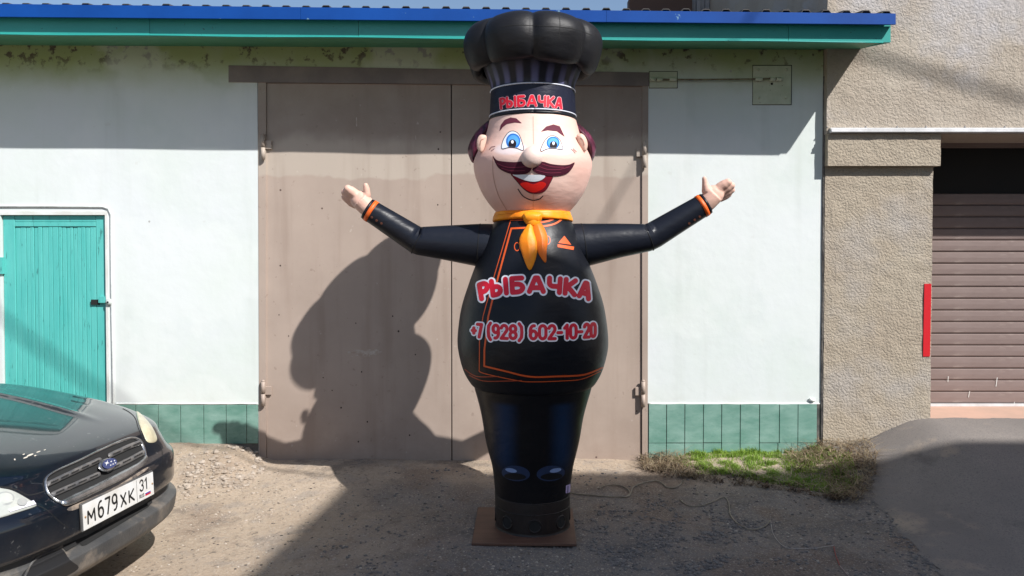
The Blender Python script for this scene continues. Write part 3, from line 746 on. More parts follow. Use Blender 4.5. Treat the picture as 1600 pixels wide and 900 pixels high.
def puff(r, z, t, s):
    d = min(abs(math.atan2(math.sin(t-l), math.cos(t-l))) for l in lobes); i = min(range(8), key=lambda i: abs(math.atan2(math.sin(t-math.pi/8-lobes[i]), math.cos(t-math.pi/8-lobes[i]))))
    q = min(1, d/.39); k = math.sqrt(max(0, 1-(1-q)**2))
    amp = .115*math.sin(math.pi*min(1, max(0, s*.96+.02)))**.6
    var = 1+.03*math.sin(i*2.1+.5)
    rr = r*(1-amp*(1-k))*(1+(var-1)*math.sin(math.pi*s))
    zz = z+(.022*k*ss(.45, .9, s)*(1-ss(.93, 1, s)))-.035*k*(1-ss(.05, .4, s))*(1+.6*math.sin(i*1.7))
    w_ = .006*noise.noise(Vector((rr*math.sin(t)*9, rr*math.cos(t)*9, zz*7)))
    return rr+w_, zz
pf = lathe_px('hat_puff', [(79, 102), (86, 110), (97, 108), (105, 95), (108.5, 81), (108, 69), (103, 58), (92, 49), (72, 42.5), (44, 38), (14, 37), (1, 38)], m_blk2, n=192, mod=puff, sub=6)
m_seam = mt('seam', (.004, .004, .004), .8)
BV = bvh_of(trs, jk, head, pl, bd, pf); BJ = bvh_of(jk, trs)
m_lav = mt('white_piping', (.66, .68, .76), .5)
for y_, r_ in ((183.0, 66.95), (144.2, 65.45)):
    MB().tube([(cc.x+(r_*U+.001)*math.sin(t), YC-(r_*U+.001)*math.cos(t), zc(y_)) for t in np.linspace(0, 2*math.pi, 97)], .0042, 6).build('piping', m_lav, bd, True)
MB().tube([(cc.x+(66.2*U)*math.sin(t), YC-(66.2*U)*math.cos(t), zc(187.5)) for t in np.linspace(0, 2*math.pi, 97)], .010, 8).build('hat_rim', m_blk, bd, True)
# seams on puff and head (thin stitched lines)
def sd(lines, wd, mat_, par, name='seam', off=.0012, step=.6):
    xs = [p[0] for l in lines for p in l]; ys = [p[1] for l in lines for p in l]
    return decal(name, f_stroke(lines, wd), (min(xs)-3, min(ys)-3, max(xs)+3, max(ys)+3), step, BV, off, mat_, par)
m_skin_seam = mt('skin_seam', (.50, .27, .20), .7)
sd([crom([(770, 245), (771, 275), (779, 305), (792, 328)], 8, False)], .45, m_skin_seam, head, step=.5)
sd([crom([(833, 182), (833.5, 225)], 2, False), [(833.3, 300), (833, 331)]], .35, m_skin_seam, head, step=.5)
sd([crom([(873.5, 21), (875, 40), (873, 62)], 6, False), crom([(785, 42), (806, 39), (830, 40), (873, 42), (900, 46), (925, 55)], 6, False)], .45, m_seam, pf, step=.5)
# lettering glyphs as strokes
def arc(cx, cy, rx, ry, a0, a1, n=8): return [(cx+rx*math.cos(R(a0+(a1-a0)*i/n)), cy+ry*math.sin(R(a0+(a1-a0)*i/n))) for i in range(n+1)]
GL = {
 'Р': (.58, [[(0, 0), (0, 1), (.28, 1)]+arc(.28, .72, .28, .28, 90, -90)+[(0, .44)]]),
 'Ы': (.86, [[(0, 1), (0, 0), (.22, 0)]+arc(.22, .29, .27, .29, -90, 90)+[(0, .58)], [(.82, 0), (.82, 1)]]),
 'Б': (.60, [[(.52, 1), (0, 1), (0, 0), (.26, 0)]+arc(.26, .29, .30, .29, -90, 90)+[(0, .58)]]),
 'А': (.72, [[(0, 0), (.30, 1), (.42, 1), (.72, 0)], [(.13, .27), (.59, .27)]]),
 'Ч': (.58, [[(0, 1), (0, .68)]+arc(.22, .66, .22, .24, 180, 270)+[(.56, .42)], [(.56, 1), (.56, 0)]]),
 'К': (.60, [[(0, 0), (0, 1)], [(.54, 1), (.10, .5), (.58, 0)]]),
 'М': (.72, [[(0, 0), (.04, 1), (.36, .35), (.68, 1), (.72, 0)]]), 'Х': (.58, [[(0, 0), (.56, 1)], [(0, 1), (.56, 0)]]),
 '+': (.42, [[(0, .48), (.42, .48)], [(.21, .27), (.21, .69)]]), '7': (.50, [[(0, 1), (.50, 1), (.20, 0)]]),
 '(': (.24, [[(.24, 1.14), (.04, .9), (.0, .5), (.04, .1), (.24, -.14)]]), ')': (.24, [[(0, 1.14), (.20, .9), (.24, .5), (.20, .1), (0, -.14)]]),
 '9': (.54, [arc(.27, .71, .27, .29, -10, 350, 16), [(.54, .72)]+arc(.24, .40, .30, .40, 30, -100, 8)]),
 '6': (.54, [arc(.27, .30, .27, .30, 170, 530, 16), [(.0, .30)]+arc(.30, .60, .30, .40, 210, 80, 8)]),
 '2': (.54, [arc(.27, .73, .27, .27, 165, -35, 9)+[(0, 0), (.56, 0)]]),
 '8': (.56, [arc(.28, .75, .25, .25, 0, 360, 14), arc(.28, .26, .28, .26, 0, 360, 14)]),
 '0': (.56, [[(.0, .32)]+arc(.28, .28, .28, .28, 180, 360, 8)+arc(.28, .72, .28, .28, 0, 180, 8)+[(0, .28)]]),
 '-': (.36, [[(0, .45), (.34, .45)]]), '1': (.30, [[(0, .78), (.24, 1), (.24, 0)]]),
 '3': (.52, [arc(.24, .74, .27, .26, 160, -80, 9), arc(.24, .27, .28, .27, 80, -160, 9)]), ' ': (.2, []),
 'R': (.5, [[(0, 0), (0, 1), (.3, 1)]+arc(.3, .75, .2, .25, 90, -90)+[(0, .5)], [(.25, .5), (.5, 0)]]), 'U': (.5, [[(0, 1), (0, .25)]+arc(.25, .25, .25, .25, 180, 360)+[(.5, 1)]]), 'S': (.5, [arc(.25, .75, .25, .25, 30, 270)+arc(.25, .25, .25, .25, 90, -150)])}
def text_lines(txt, gap):
    x = 0; out = []
    for ch in txt:
        w_, ls = GL[ch]; out += [[(x+a, b) for a, b in l] for l in ls]; x += w_+gap
    W = x-gap; return W, out
def dens(l, n=4):
    out = []
    for a, b in zip(l[:-1], l[1:]):
        for k in range(n): out.append((a[0]+(b[0]-a[0])*k/n, a[1]+(b[1]-a[1])*k/n))
    return out+[l[-1]]
def lettering(txt, gap, fmap, wd, wo, par, names, mats, bvh, step, offs=(.0016, .0030), extra=None):
    W, ls = text_lines(txt, gap); ls = [[fmap(a/W, b) for a, b in dens(l)] for l in ls]
    xs = [p[0] for l in ls for p in l]; ys = [p[1] for l in ls for p in l]; q = wd+wo+2
    bb_ = (min(xs)-q, min(ys)-q, max(xs)+q, max(ys)+q)
    if wo: decal(names[0], f_stroke(ls, wd+wo), bb_, step, bvh, offs[0], mats[0], par)
    decal(names[1], f_stroke(ls, wd), bb_, step, bvh, offs[1], mats[1], par)
m_lred = mt('red_print', (.74, .006, .03), .5); m_lwh = mt('white_print', (.92, .90, .95), .5)
def m1(s, h):
    u = 2*s-1; x = 836+83*math.sin(u*.95)/math.sin(.95); y = 455.5+11.5*u*u; sl_ = 23*u/84; hh = 21.0+1.5*abs(u); n_ = math.hypot(1, sl_)
    return (x+sl_/n_*hh*h*.6, y-hh*h/n_)
lettering('РЫБАЧКА', .30, m1, 3.9, 2.7, jk, ('lettering_outline', 'lettering'), (m_lwh, m_lred), BV, .8)
def m2(s, h):
    u = 2*s-1; x = 834.0+95.5*math.sin(u*.9)/math.sin(.9); y = 529.5-4.0*u*u; hh = 20.5-1.2*u*u*(1 if u < 0 else .2); return (x, y-hh*h)
lettering('+7 (928) 602-10-20', .27, m2, 2.5, 2.2, jk, ('phone_number_outline', 'phone_number'), (m_lwh, m_lred), BV, .8)
m_pk = mt('pale_pink_print', (.75, .45, .50), .5)
def m3(s, h):
    u = 2*s-1; x = 830+46.5*math.sin(u*.95)/math.sin(.95); y = 164.8+4.6*u*u; hh = 14.5; sl_ = 9*u/46; return (x+sl_*hh*h*.4, y-hh*h)
lettering('РЫБАЧКА', .27, m3, 1.9, .75, bd, ('lettering_outline', 'lettering'), (m_pk, m_lred), BV, .5)
# jacket piping print
m_or = mt('orange_print', (.72, .10, .015), .5); m_or2 = mt('dim_orange_print', (.42, .06, .02), .5)
def cs(l, n=5): return crom(l, n, False)
sd([[(820, 344), (798, 344.5), (771, 436), (755, 494), (749.5, 531), (749, 577)], cs([(749, 577), (755, 583), (808, 594.5), (834, 596.5), (880, 595), (910, 592), (938, 580)])], .65, m_or, jk, 'piping_print', .001, .7)
sd([[(821, 356), (799, 357), (779, 431), (763, 495), (757, 547), (756.8, 572)], cs([(756.8, 572), (790, 580), (828, 588.5), (870, 588), (912, 585.5), (941, 574.5)])], 1.35, m_or, jk, 'piping_print', .001, .7)
sd([cs([(726.5, 577), (745, 588), (779, 588)]), cs([(733, 586), (755, 595), (790, 595.3), (815, 594.5)])], .7, m_or2, jk, 'piping_print', .001, .7)
sd([cs([(843, 348), (858, 345), (872, 339)]), cs([(848, 354), (866, 350), (879, 342)])], 1.3, m_or, jk, 'collar_print', .001, .7)
decal('pocket_print', f_or(f_poly([(881.6, 368.5), (872, 379.6), (892.5, 382.5)]), f_poly([(871, 381.5), (896.8, 385.6), (896, 390.6), (871, 386.2)])), (868, 366, 900, 393), .6, BV, .0012, m_or, jk)
for (a, b) in ((808, 385.5), (855.5, 375.5)):
    decal('button_print', f_and(f_ell(a, b, 4.6, 7), lambda X, Y, a=a, b=b: -f_ell(a, b, 3.4, 5.6)(X, Y)), (a-8, b-9, a+8, b+9), .5, BV, .0012, m_or, jk)
# shoes printed on the trousers
m_sh1 = mt('shoe_print', (.022, .04, .10), .35); m_sh2 = mt('shoe_shine_print', (.26, .36, .62), .35); m_sh3 = mt('shoe_dark_print', (.002, .002, .004), .5)
for cx2, s in ((806, 1), (860.5, -1)):
    r_ = .10*s
    decal('shoe_print', f_ell(cx2, 739.5, 22, 12, r_), (cx2-26, 722, cx2+26, 758), .7, BV, .001, m_sh1, trs)
    decal('shoe_print', f_ell(cx2-1*s, 744.3, 17, 5.2, r_*.6), (cx2-26, 722, cx2+26, 758), .7, BV, .002, m_sh3, trs)
    decal('shoe_print', f_ell(cx2-7*s, 734.6, 9, 3.2, r_*2), (cx2-26, 722, cx2+26, 758), .5, BV, .003, m_sh2, trs)
# care label at the ankle
decal('care_label', f_poly([(884, 758.5), (890.8, 756), (890.3, 769), (883.5, 771)]), (880, 752, 894, 774), .7, BV, .002, mt('lilac_label', (.55, .45, .72), .6), trs, fallY=YC)
decal('care_label', f_poly([(886.2, 759), (887.4, 758.6), (887, 769.6), (885.8, 770)]), (880, 752, 894, 774), .4, BV, .0035, mt('label_ink', (.12, .08, .2), .6), trs, fallY=YC)
# face
def flatp(n, c, q=.65): return mt(n, c, q, spec=.12)
m_bro = flatp('maroon_print', (.13, .03, .05)); m_dk = flatp('dark_outline_print', (.035, .02, .03)); m_ew = flatp('eye_white_print', (.72, .75, .80))
m_b1 = flatp('blue_iris_print', (.03, .17, .55)); m_b2 = flatp('light_iris_print', (.10, .35, .78)); m_pu = flatp('pupil_print', (.02, .015, .02))
m_mo = flatp('moustache_print', (.065, .012, .025)); m_mo2 = flatp('moustache_shine_print', (.20, .035, .065))
m_mth = flatp('mouth_print', (.22, .012, .025)); m_tg = flatp('tongue_print', (.72, .02, .015))
def Z2(l): return [(700+a/4.5, 160+b/4.5) for a, b in l]
def bbx(l, q=3): return (min(p[0] for p in l)-q, min(p[1] for p in l)-q, max(p[0] for p in l)+q, max(p[1] for p in l)+q)
for l in ([(362, 205), (372, 158), (400, 122), (440, 106), (480, 112), (520, 147), (470, 142), (415, 152), (388, 172)], [(652, 207), (690, 170), (740, 155), (785, 168), (820, 242), (795, 226), (765, 204), (700, 197)]):
    p = Z2(l); decal('eyebrow', f_poly(p), bbx(p), .5, BV, .0012, m_bro, head)
for l, ir, pu_, hl in (([(379, 325), (390, 265), (425, 214), (462, 203), (497, 225), (518, 275), (530, 336), (480, 321), (430, 317)], (460, 274, 50, 54), (455, 294, 27, 31), (455, 281, 9.5, 12)),
        ([(652, 343), (672, 285), (705, 245), (740, 235), (780, 258), (797, 295), (803, 331), (745, 324), (695, 328)], (738, 286, 46, 44), (740, 303, 26, 27), (740, 291, 8.5, 12))):
    p = crom(Z2(l), 4); B_ = bbx(p)
    decal('eye_outline', f_off(f_poly(p), .75), B_, .45, BV, .0010, m_dk, head)
    eye = decal('eye', f_off(f_poly(p), -.35), B_, .45, BV, .0018, m_ew, head)
    ip = f_off(f_poly(p), -.8)
    def EL(e, s=1): return f_ell(700+e[0]/4.5, 160+e[1]/4.5, e[2]/4.5*s, e[3]/4.5*s)
    decal('iris', f_and(EL(ir), ip), B_, .45, BV, .0026, m_b1, eye); decal('iris', f_and(EL(ir, .78), ip), B_, .45, BV, .0034, m_b2, eye)
    decal('pupil', f_and(EL(pu_), ip), B_, .4, BV, .0042, m_pu, eye); decal('glint', EL(hl), B_, .35, BV, .0050, m_ew, eye)
sd([Z2([(292, 332), (306, 314), (332, 310)]), Z2([(304, 343), (326, 326)]), Z2([(862, 330), (880, 340), (893, 358)]), Z2([(878, 326), (902, 348)])], .4, m_bro, head, 'wrinkle_print', .0012, .4)
ml = crom(Z2([(316, 374), (345, 406), (400, 416), (470, 420), (528, 416), (560, 446), (588, 456), (576, 485), (545, 502), (470, 507), (400, 487), (350, 452)]), 3)
mr_ = crom(Z2([(592, 470), (620, 448), (660, 416), (720, 432), (800, 441), (852, 436), (888, 422), (862, 474), (820, 505), (750, 517), (680, 512), (620, 496)]), 3)
mp_ = crom(Z2([(438, 498), (500, 506), (590, 512), (680, 514), (738, 516), (718, 570), (684, 622), (635, 642), (580, 640), (530, 610), (486, 560)]), 3)
decal('mouth_outline', f_poly(mp_), bbx(mp_), .5, BV, .0010, m_dk, head)
mouth = decal('mouth', f_off(f_poly(mp_), -.9), bbx(mp_), .5, BV, .0018, m_mth, head)
tp = crom(Z2([(508, 572), (555, 560), (600, 575), (650, 556), (690, 572), (660, 612), (600, 632), (545, 610)]), 3)
decal('tongue', f_and(f_poly(tp), f_off(f_poly(mp_), -1.2)), bbx(mp_), .5, BV, .0026, m_tg, mouth)
th = crom(Z2([(456, 505), (560, 508), (680, 512), (655, 545), (600, 556), (540, 546), (490, 526)]), 3)
decal('teeth', f_poly(th), bbx(th), .5, BV, .0034, m_ew, mouth)
for p in (ml, mr_): mo = decal('moustache', f_poly(p), bbx(p), .6, BV, .0042, m_mo, head)
sd([cs(Z2([(350, 430), (420, 455), (500, 455), (550, 450)])), cs(Z2([(380, 462), (450, 480), (540, 478)])), cs(Z2([(640, 450), (700, 470), (780, 470), (850, 452)])), cs(Z2([(620, 475), (700, 494), (790, 492)])), cs(Z2([(660, 432), (730, 452), (810, 455)]))], .55, m_mo2, head, 'moustache_shine', .0052, .45)
sd([cs(Z2([(493, 610), (530, 660), (590, 687), (640, 680), (667, 658)]))], .8, m_dk, head, 'chin_line', .0012, .5)
# nose, ears, hair: padded pieces
m_nose = fabm('nose_nylon', (.70, .54, .48), .45)
nc = BV.ray_cast(CO, ray(831, 246).normalized())[0]
mb = MB(); 
def nosemod():
    n_, m_ = 24, 16
    v = []; f = []
    for i in range(m_+1):
        ph = math.pi*i/m_
        for k in range(n_):
            t = 2*math.pi*k/n_; top = max(0, math.cos(ph)); rx = 15.8*U*(1-.25*top**2)*(1+.02*math.cos(8*t))
            v.append((nc.x+rx*math.sin(ph)*math.sin(t), nc.y+.008-15*U*math.sin(ph)*math.cos(t), nc.z+(15.0 if math.cos(ph) < 0 else 16.5)*U*math.cos(ph)))
    for i in range(m_):
        for k in range(n_): f.append((i*n_+k, (i+1)*n_+k, (i+1)*n_+(k+1) % n_, i*n_+(k+1) % n_))
    return MB().add(v, f)
nosemod().build('nose', m_nose, head, True)
m_hair = fabm('maroon_hair_nylon', (.04, .009, .018), .38, c2=(.20, .04, .085), scale=14, lo=.48, hi=.64, stretch=(2.5, 1, .6))
m_ear = fabm('ear_nylon', (.68, .46, .37), .5); m_ear2 = mt('ear_shade_print', (.42, .2, .15), .6)
hl_ = crom(Z2([(300, 130), (250, 155), (185, 225), (148, 295), (140, 355), (176, 428), (225, 370), (262, 300), (320, 220)]), 4)
hr_ = crom(Z2([(868, 120), (915, 150), (985, 210), (1028, 275), (1040, 345), (1003, 424), (960, 350), (930, 290), (880, 220)]), 4)
el_ = crom(Z2([(240, 226), (272, 240), (262, 300), (245, 345), (222, 350), (205, 320), (203, 270), (218, 236)]), 4)
er_ = crom(Z2([(905, 232), (935, 218), (965, 240), (982, 290), (975, 335), (955, 345), (930, 310), (912, 270)]), 4)
for p in (hl_, hr_): pillow('hair', f_poly(p), bbx(p), .9, YC+.03, .026, m_hair, head, .5)
for p, s in ((el_, -1), (er_, 1)):
    e_ = pillow('ear', f_poly(p), bbx(p), .7, YC-.175, .007, m_ear, head, .45)
    q = [(a, b) for a, b in Z2([(225, 300), (232, 268), (248, 258)] if s < 0 else [(958, 300), (950, 268), (932, 250)])]
    decal('ear_line', f_stroke([cs(q)], .6), bbx(q), .4, bvh_of(e_), .0012, m_ear2, e_)
# scarf
m_sc = fabm('orange_scarf', (.86, .23, .010), .45, c2=(.90, .32, .012), scale=6)
m_sc2 = fabm('deep_orange_scarf', (.78, .17, .012), .45)
sf = lathe_px('scarf', [(55, 331), (58.5, 332), (60, 336), (61.5, 341), (62, 346), (59, 348)], m_sc, mod=lambda r, z, t, s: (r+.006*noise.noise(Vector((math.sin(t)*5, math.cos(t)*5, z*20))), z+(.014*math.cos(t) if s > .5 else 0)*1.0))
BS = bvh_of(jk, trs, head, sf)
tl = crom([(830, 347), (819, 360), (811.5, 376), (815, 395), (827.5, 423), (838, 402), (839, 380), (834, 362)], 4)
tr = crom([(833, 347), (846, 350), (855.5, 371), (854, 392), (852.5, 411), (841, 396), (835.5, 376), (832, 360)], 4)
decal('scarf_tail', f_poly(tr), bbx(tr), .7, BS, .002, m_sc2, sf, puff=.006)
decal('scarf_tail', f_poly(tl), bbx(tl), .7, BS, .006, m_sc, sf, puff=.0065)
kn = crom([(820, 333), (845, 333), (846, 343), (841, 352), (832, 355), (823, 351), (818, 343)], 4)
decal('scarf_knot', f_poly(kn), bbx(kn), .7, BS, .006, m_sc, sf, puff=.011)
sd2 = [cs([(828, 352), (826, 370), (826, 400)]), cs([(843, 355), (847, 372), (848, 396)])]
# arms
def limb(name, ctr, rad, m, Ys, n=32):
    pts = []; rr = []
    for (c_, r_, yy) in zip(ctr, rad, Ys):
        q = P(c_[0], c_[1], yy); pts.append(q); rr.append(r_*(yy-CAMY)/F)
    pts2 = []; r2 = []
    for i in range(len(pts)-1):
        for k in range(6):
            t = k/6; pts2.append(pts[i].lerp(pts[i+1], t)); r2.append(rr[i]+(rr[i+1]-rr[i])*t)
    pts2.append(pts[-1]); r2.append(rr[-1])
    return MB().tube(pts2, r2, n)
m_arm = fabm('arm_nylon', (.010, .012, .019), .36); m_cuff = mt('orange_cuff', (.80, .13, .015), .5)
m_hand = fabm('hand_nylon', (.70, .44, .35), .5)
m_btn = mt('cuff_button_print', (.15, .05, .03), .6)
arms = []
for side_, A in ((-1, dict(c=[(800, 386), (748, 383), (700, 379.5), (654, 376.5), (646, 372), (610, 349), (576, 327.5)], r=[36, 33.5, 27.5, 22, 21, 19, 17.2])),
                 (1, dict(c=[(866, 386), (912, 383), (965, 376), (1012, 371.5), (1022, 367), (1060, 344), (1101, 319.5)], r=[36, 34, 27, 21.5, 21, 19.3, 17.6]))):
    ys = [YC+.01, YC+.01, YC, YC-.01, YC-.01, YC-.02, YC-.03]
    o = limb('arm', A['c'], A['r'], m_arm, ys).build('arm', m_arm, chef, True)
    arms.append(o)
    a, b = P(*A['c'][-2], ys[-2]), P(*A['c'][-1], ys[-1]); d = (b-a).normalized(); r1 = A['r'][-1]*U
    MB().tube([b-d*.004, b+d*.012], [r1+.001, r1*.98], 32).build('cuff', m_arm, o, True)
    MB().tube([b-d*.030, b-d*.006], [r1+.0035, r1+.0032], 32).build('cuff_stripe', m_cuff, o, True)
    if side_ < 0: bl_ = [(581, 339.5), (588.5, 344.5), (596, 349)]
    else: bl_ = [(1077, 349), (1085.5, 343.5), (1093.5, 338.5)]
    ba = bvh_of(o)
    for q in bl_: decal('button_print', f_ell(q[0], q[1], 2, 2), (q[0]-3, q[1]-3, q[0]+3, q[1]+3), .5, ba, .0012, m_btn, o)
    # shoulder seam and elbow seam rings
    for i0, i1 in ((1, 2), (3, 4)):
        p0 = P(*A['c'][i0], ys[i0]); p1 = P(*A['c'][i1], ys[i1]); dd = (p1-p0).normalized(); rr = A['r'][i0]*U
        up = Vector((0, 1, 0)); s1 = dd.cross(up).normalized()
        MB().tube([p0+(up*math.cos(t)+s1*math.sin(t))*(rr+.0005) for t in np.linspace(0, 2*math.pi, 49)], .0022, 5).build('seam', m_seam, o, True)
# hands: palm, four curled fingers and a thumb, fused into one skin
def hand(par, wrist, palm, fingers, thumb, thumb_r, sgn):
    mb = MB()
    def pt(q, dy): return P(q[0], q[1], YC-.03+dy)
    w0 = pt(wrist, 0); pc = pt(palm, -.01)
    mb.tube([w0, w0.lerp(pc, .4), pc], [14*U, 14.5*U, 14.5*U], 20); mb.ball(pc, 14.8*U, 20, 12, (1, .75, 1))
    for (a, b, r, dy) in fingers:
        p0 = pt(palm, dy*.4); p1 = pt(a, dy); p2 = pt(b, dy-.018); 
        mb.tube([p0, p1, p1.lerp(p2, .6), p2], [r*U*1.15, r*U*1.05, r*U, r*U*.8], 14); mb.ball(p2, r*U*.82, 12, 8)
    t0 = pt(palm, -.01); t1 = pt(thumb[0], -.02); t2 = pt(thumb[1], -.03)
    mb.tube([t0, t1, t1.lerp(t2, .6), t2], [9*U, thumb_r[0]*U, thumb_r[1]*U*1.25, thumb_r[1]*U], 14); mb.ball(t2, thumb_r[1]*U, 12, 8)
    o = mb.build('hand', m_hand, par, True)
    md = o.modifiers.new('r', 'REMESH'); md.mode = 'VOXEL'; md.voxel_size = .0042; md.use_smooth_shade = True
    sm = o.modifiers.new('s', 'SMOOTH'); sm.factor = .5; sm.iterations = 3
    dg = bpy.context.evaluated_depsgraph_get(); dg.update(); me = bpy.data.meshes.new_from_object(o.evaluated_get(dg)); o.modifiers.clear(); o.data = me
    me.polygons.foreach_set('use_smooth', [True]*len(me.polygons)); return o
h1 = hand(arms[0], (577, 327), (563, 313), [((553, 302), (543.5, 295), 7.6, -.02), ((549, 308), (538.5, 300.5), 7, .0), ((547.5, 315), (538, 308), 6, .018), ((553, 321), (544.5, 315), 5.4, .030)], ((574, 303), (571.5, 290)), (6.2, 4.2), -1)
h2 = hand(arms[1], (1102, 319), (1116, 304), [((1126, 292), (1137, 285), 7.4, -.02), ((1130.5, 297), (1143, 290), 6.8, -.005), ((1132, 303), (1143.5, 297), 6.2, .014), ((1128, 310), (1139, 304), 5.4, .028)], ((1103, 296), (1100.5, 279)), (8.0, 3.6), 1)
# blower drum under the figure
m_drum = mt('brown_vinyl', (.010, .006, .0055), .55, (.016, .009, .008), 6, bump=.2, bscale=12)
dr_ = lathe_px('blower_drum', [(56.8, 766), (58.6, 769), (58.5, 785), (58.2, 808), (57.6, 816), (55, 821), (0.5, 821)], m_drum, sub=3, mod=wobble(.003))
for y_ in (776.5, 793):
    MB().tube([(cc.x+(58.6*U)*math.sin(t), YC-(58.6*U)*math.cos(t), zc(y_-7)) for t in np.linspace(0, 2*math.pi, 97)], .0035, 6).build('welt', m_drum, dr_, True)
zh = zc(802)
for k in range(8):
    t = 2*math.pi*k/8+.03; ra = 58.2*U; c0 = Vector((cc.x+ra*math.sin(t), YC-ra*math.cos(t), zh)); nrm = Vector((math.sin(t), -math.cos(t), 0)); tx = Vector((math.cos(t), math.sin(t), 0))
    MB().tube([c0+(tx*math.cos(a)*.036+Vector((0, 0, 1))*math.sin(a)*.036)-nrm*(ra-math.sqrt(ra*ra-(.036*math.cos(a))**2)) for a in np.linspace(0, 2*math.pi, 25)], .0055, 6).build('vent_ring', m_drum, dr_, True)
    v = [c0+nrm*.002]+[c0+(tx*math.cos(a)*.033+Vector((0, 0, 1))*math.sin(a)*.033)-nrm*(ra-math.sqrt(ra*ra-(.033*math.cos(a))**2)-.002) for a in np.linspace(0, 2*math.pi, 25)]
    obj('vent_hole', v, [(0, i, i+1) for i in range(1, 25)], m_black_gap, dr_)
# board
m_board = mt('brown_board', (.075, .036, .024), .6, (.125, .062, .04), 3, .35, .65, stretch=(1, 6, 1), bump=.1, bscale=30, c3=(.07, .045, .035), s3=9, lo3=.6, hi3=.7)
zb_ = -.061
q = [PG(736.7, 849, zb_), PG(901, 850, zb_), PG(894.5, 794, zb_), PG(746.7, 792, zb_)]
o = MB().add([tuple(p) for p in q]+[(p.x, p.y, zb_-.014) for p in q], [(0, 1, 2, 3), (7, 6, 5, 4), (0, 4, 5, 1), (1, 5, 6, 2), (2, 6, 7, 3), (3, 7, 4, 0)]).build('board', m_board)
bevel(o, .002, 1); tag(o, 'thin square brown board lying under the inflatable chef', 'board')
# cords on the ground
def gcord(pts, r, m, name, label, cat, z=-.05):
    w_ = [PG(a, b, z) for a, b in crom(pts, 8, False)]; w_ = [Vector((p.x, p.y, G(p.x, p.y)+r*.8+.004)) for p in w_]
    o = MB().tube(w_, r, 8).build(name, m, None, True); return tag(o, label, cat)
m_cord = mt('beige_cord', (.30, .26, .20), .7, (.20, .17, .13), 20)
gcord([(889, 771), (930, 774), (978, 776), (990, 764), (1010, 758), (1028, 757), (1045, 765), (1060, 763), (1068, 756)], .0045, m_cord, 'power_cord', 'beige power cord curling from the blower drum towards the grass', 'cord')
gcord([(936, 766), (950, 762), (972, 763), (984, 770), (978, 776)], .004, m_cord, 'loose_cord', 'short beige cord loop crossing the power cord', 'cord')
gcord([(1062, 778), (1075, 786), (1095, 787), (1128, 777), (1138, 782), (1142, 800), (1155, 813), (1175, 820), (1195, 815), (1204, 806)], .0036, m_cord, 'twisted_cord', 'long twisted beige cord lying on the cinders', 'cord')
gcord([(1204, 806), (1208, 825), (1222, 845), (1240, 851), (1280, 849), (1303, 846)], .0018, mt('thin_wire', (.4, .36, .33), .6), 'thin_wire', 'thin pale wire trailing from the end of the twisted cord', 'wire')
gcord([(1303, 848), (1306, 862), (1312, 876)], .0022, mt('red_wire', (.30, .02, .02), .6), 'red_wire', 'short red wire at the end of the pale wire', 'wire')
gcord([(1312, 876), (1325, 890), (1345, 905)], .0016, mt('thin_wire_b', (.4, .3, .28), .6), 'frayed_wire', 'frayed pinkish wire end beyond the short red wire', 'wire')

# ------------------------------------------------------------------ loose stones and litter
def rock(mb, x, y, r, fl=.6):
    z = G(x, y)+r*fl*.25; a0 = random.random()*6; n = random.choice((5, 6, 7)); v = []
    for lv, (rr, zz) in enumerate(((.85, -.4), (1., .15), (.55, .75))):
        for k in range(n):
            t = a0+2*math.pi*k/n; q = r*rr*random.uniform(.7, 1.15); v.append((x+q*math.cos(t), y+q*math.sin(t)*.85, z+zz*r*fl*random.uniform(.8, 1.1)))
    f = [(l*n+k, l*n+(k+1) % n, (l+1)*n+(k+1) % n, (l+1)*n+k) for l in (0, 1) for k in range(n)]+[tuple(2*n+k for k in range(n))]
    mb.add(v, f)
def zone(mb, poly_, cnt, rmin, rmax, pw=2.5, z=0, fl=.6):
    xs = [p[0] for p in poly_]; ys = [p[1] for p in poly_]; fn = f_poly(poly_); k = 0
    while k < cnt:
        px, py = random.uniform(min(xs), max(xs)), random.uniform(min(ys), max(ys))
        if fn(np.array([[px]]), np.array([[py]]))[0, 0] <= 0: continue
        if noise.noise(Vector((px*.018, py*.05, 4)))+.6*noise.noise(Vector((px*.06, py*.15, 9)))+random.uniform(-.45, .22) < .0: continue
        p = PG(px, py, z); rock(mb, p.x, p.y, rmin+(rmax-rmin)*random.random()**pw, fl); k += 1
m_st1 = mt('pale_stone', (.36, .30, .24), .9, (.46, .41, .35), 30, bump=.3); m_st2 = mt('dark_stone', (.13, .12, .115), .9, (.2, .185, .17), 30, bump=.3)
m_st0 = mt('dirty_rubble', (.28, .225, .175), .95, (.42, .36, .30), 18, bump=.3)
m_st3 = mt('black_chip', (.05, .042, .038), .9)
mb = MB(); zone(mb, [(275, 745), (300, 715), (360, 700), (405, 700), (410, 722), (380, 742), (300, 752)], 420, .004, .026, 2.2, .06, .7)
zone(mb, [(255, 770), (280, 700), (420, 715), (520, 740), (500, 775), (380, 790)], 420, .003, .014, 3, .02)
tag(mb.build('rubble', m_st0), 'pale crumbled rubble heaped against the left gate post', kind='stuff')
mb = MB(); zone(mb, [(150, 900), (240, 760), (520, 730), (1000, 725), (1000, 900)], 1500, .002, .009, 4); zone(mb, [(880, 730), (1350, 770), (1450, 900), (700, 900)], 500, .002, .011, 4, -.05)
zone(mb, [(1380, 720), (1600, 700), (1600, 900), (1480, 900)], 160, .002, .007, 3, .02)
tag(mb.build('gravel', m_st1), 'small pale stones scattered over the yard', kind='stuff')
mb = MB(); zone(mb, [(560, 740), (1000, 740), (1340, 780), (1440, 900), (480, 900)], 2600, .0025, .013, 3.5, -.05); zone(mb, [(880, 860), (900, 800), (1100, 770), (1200, 820), (1100, 899)], 2200, .003, .015, 3, -.05)
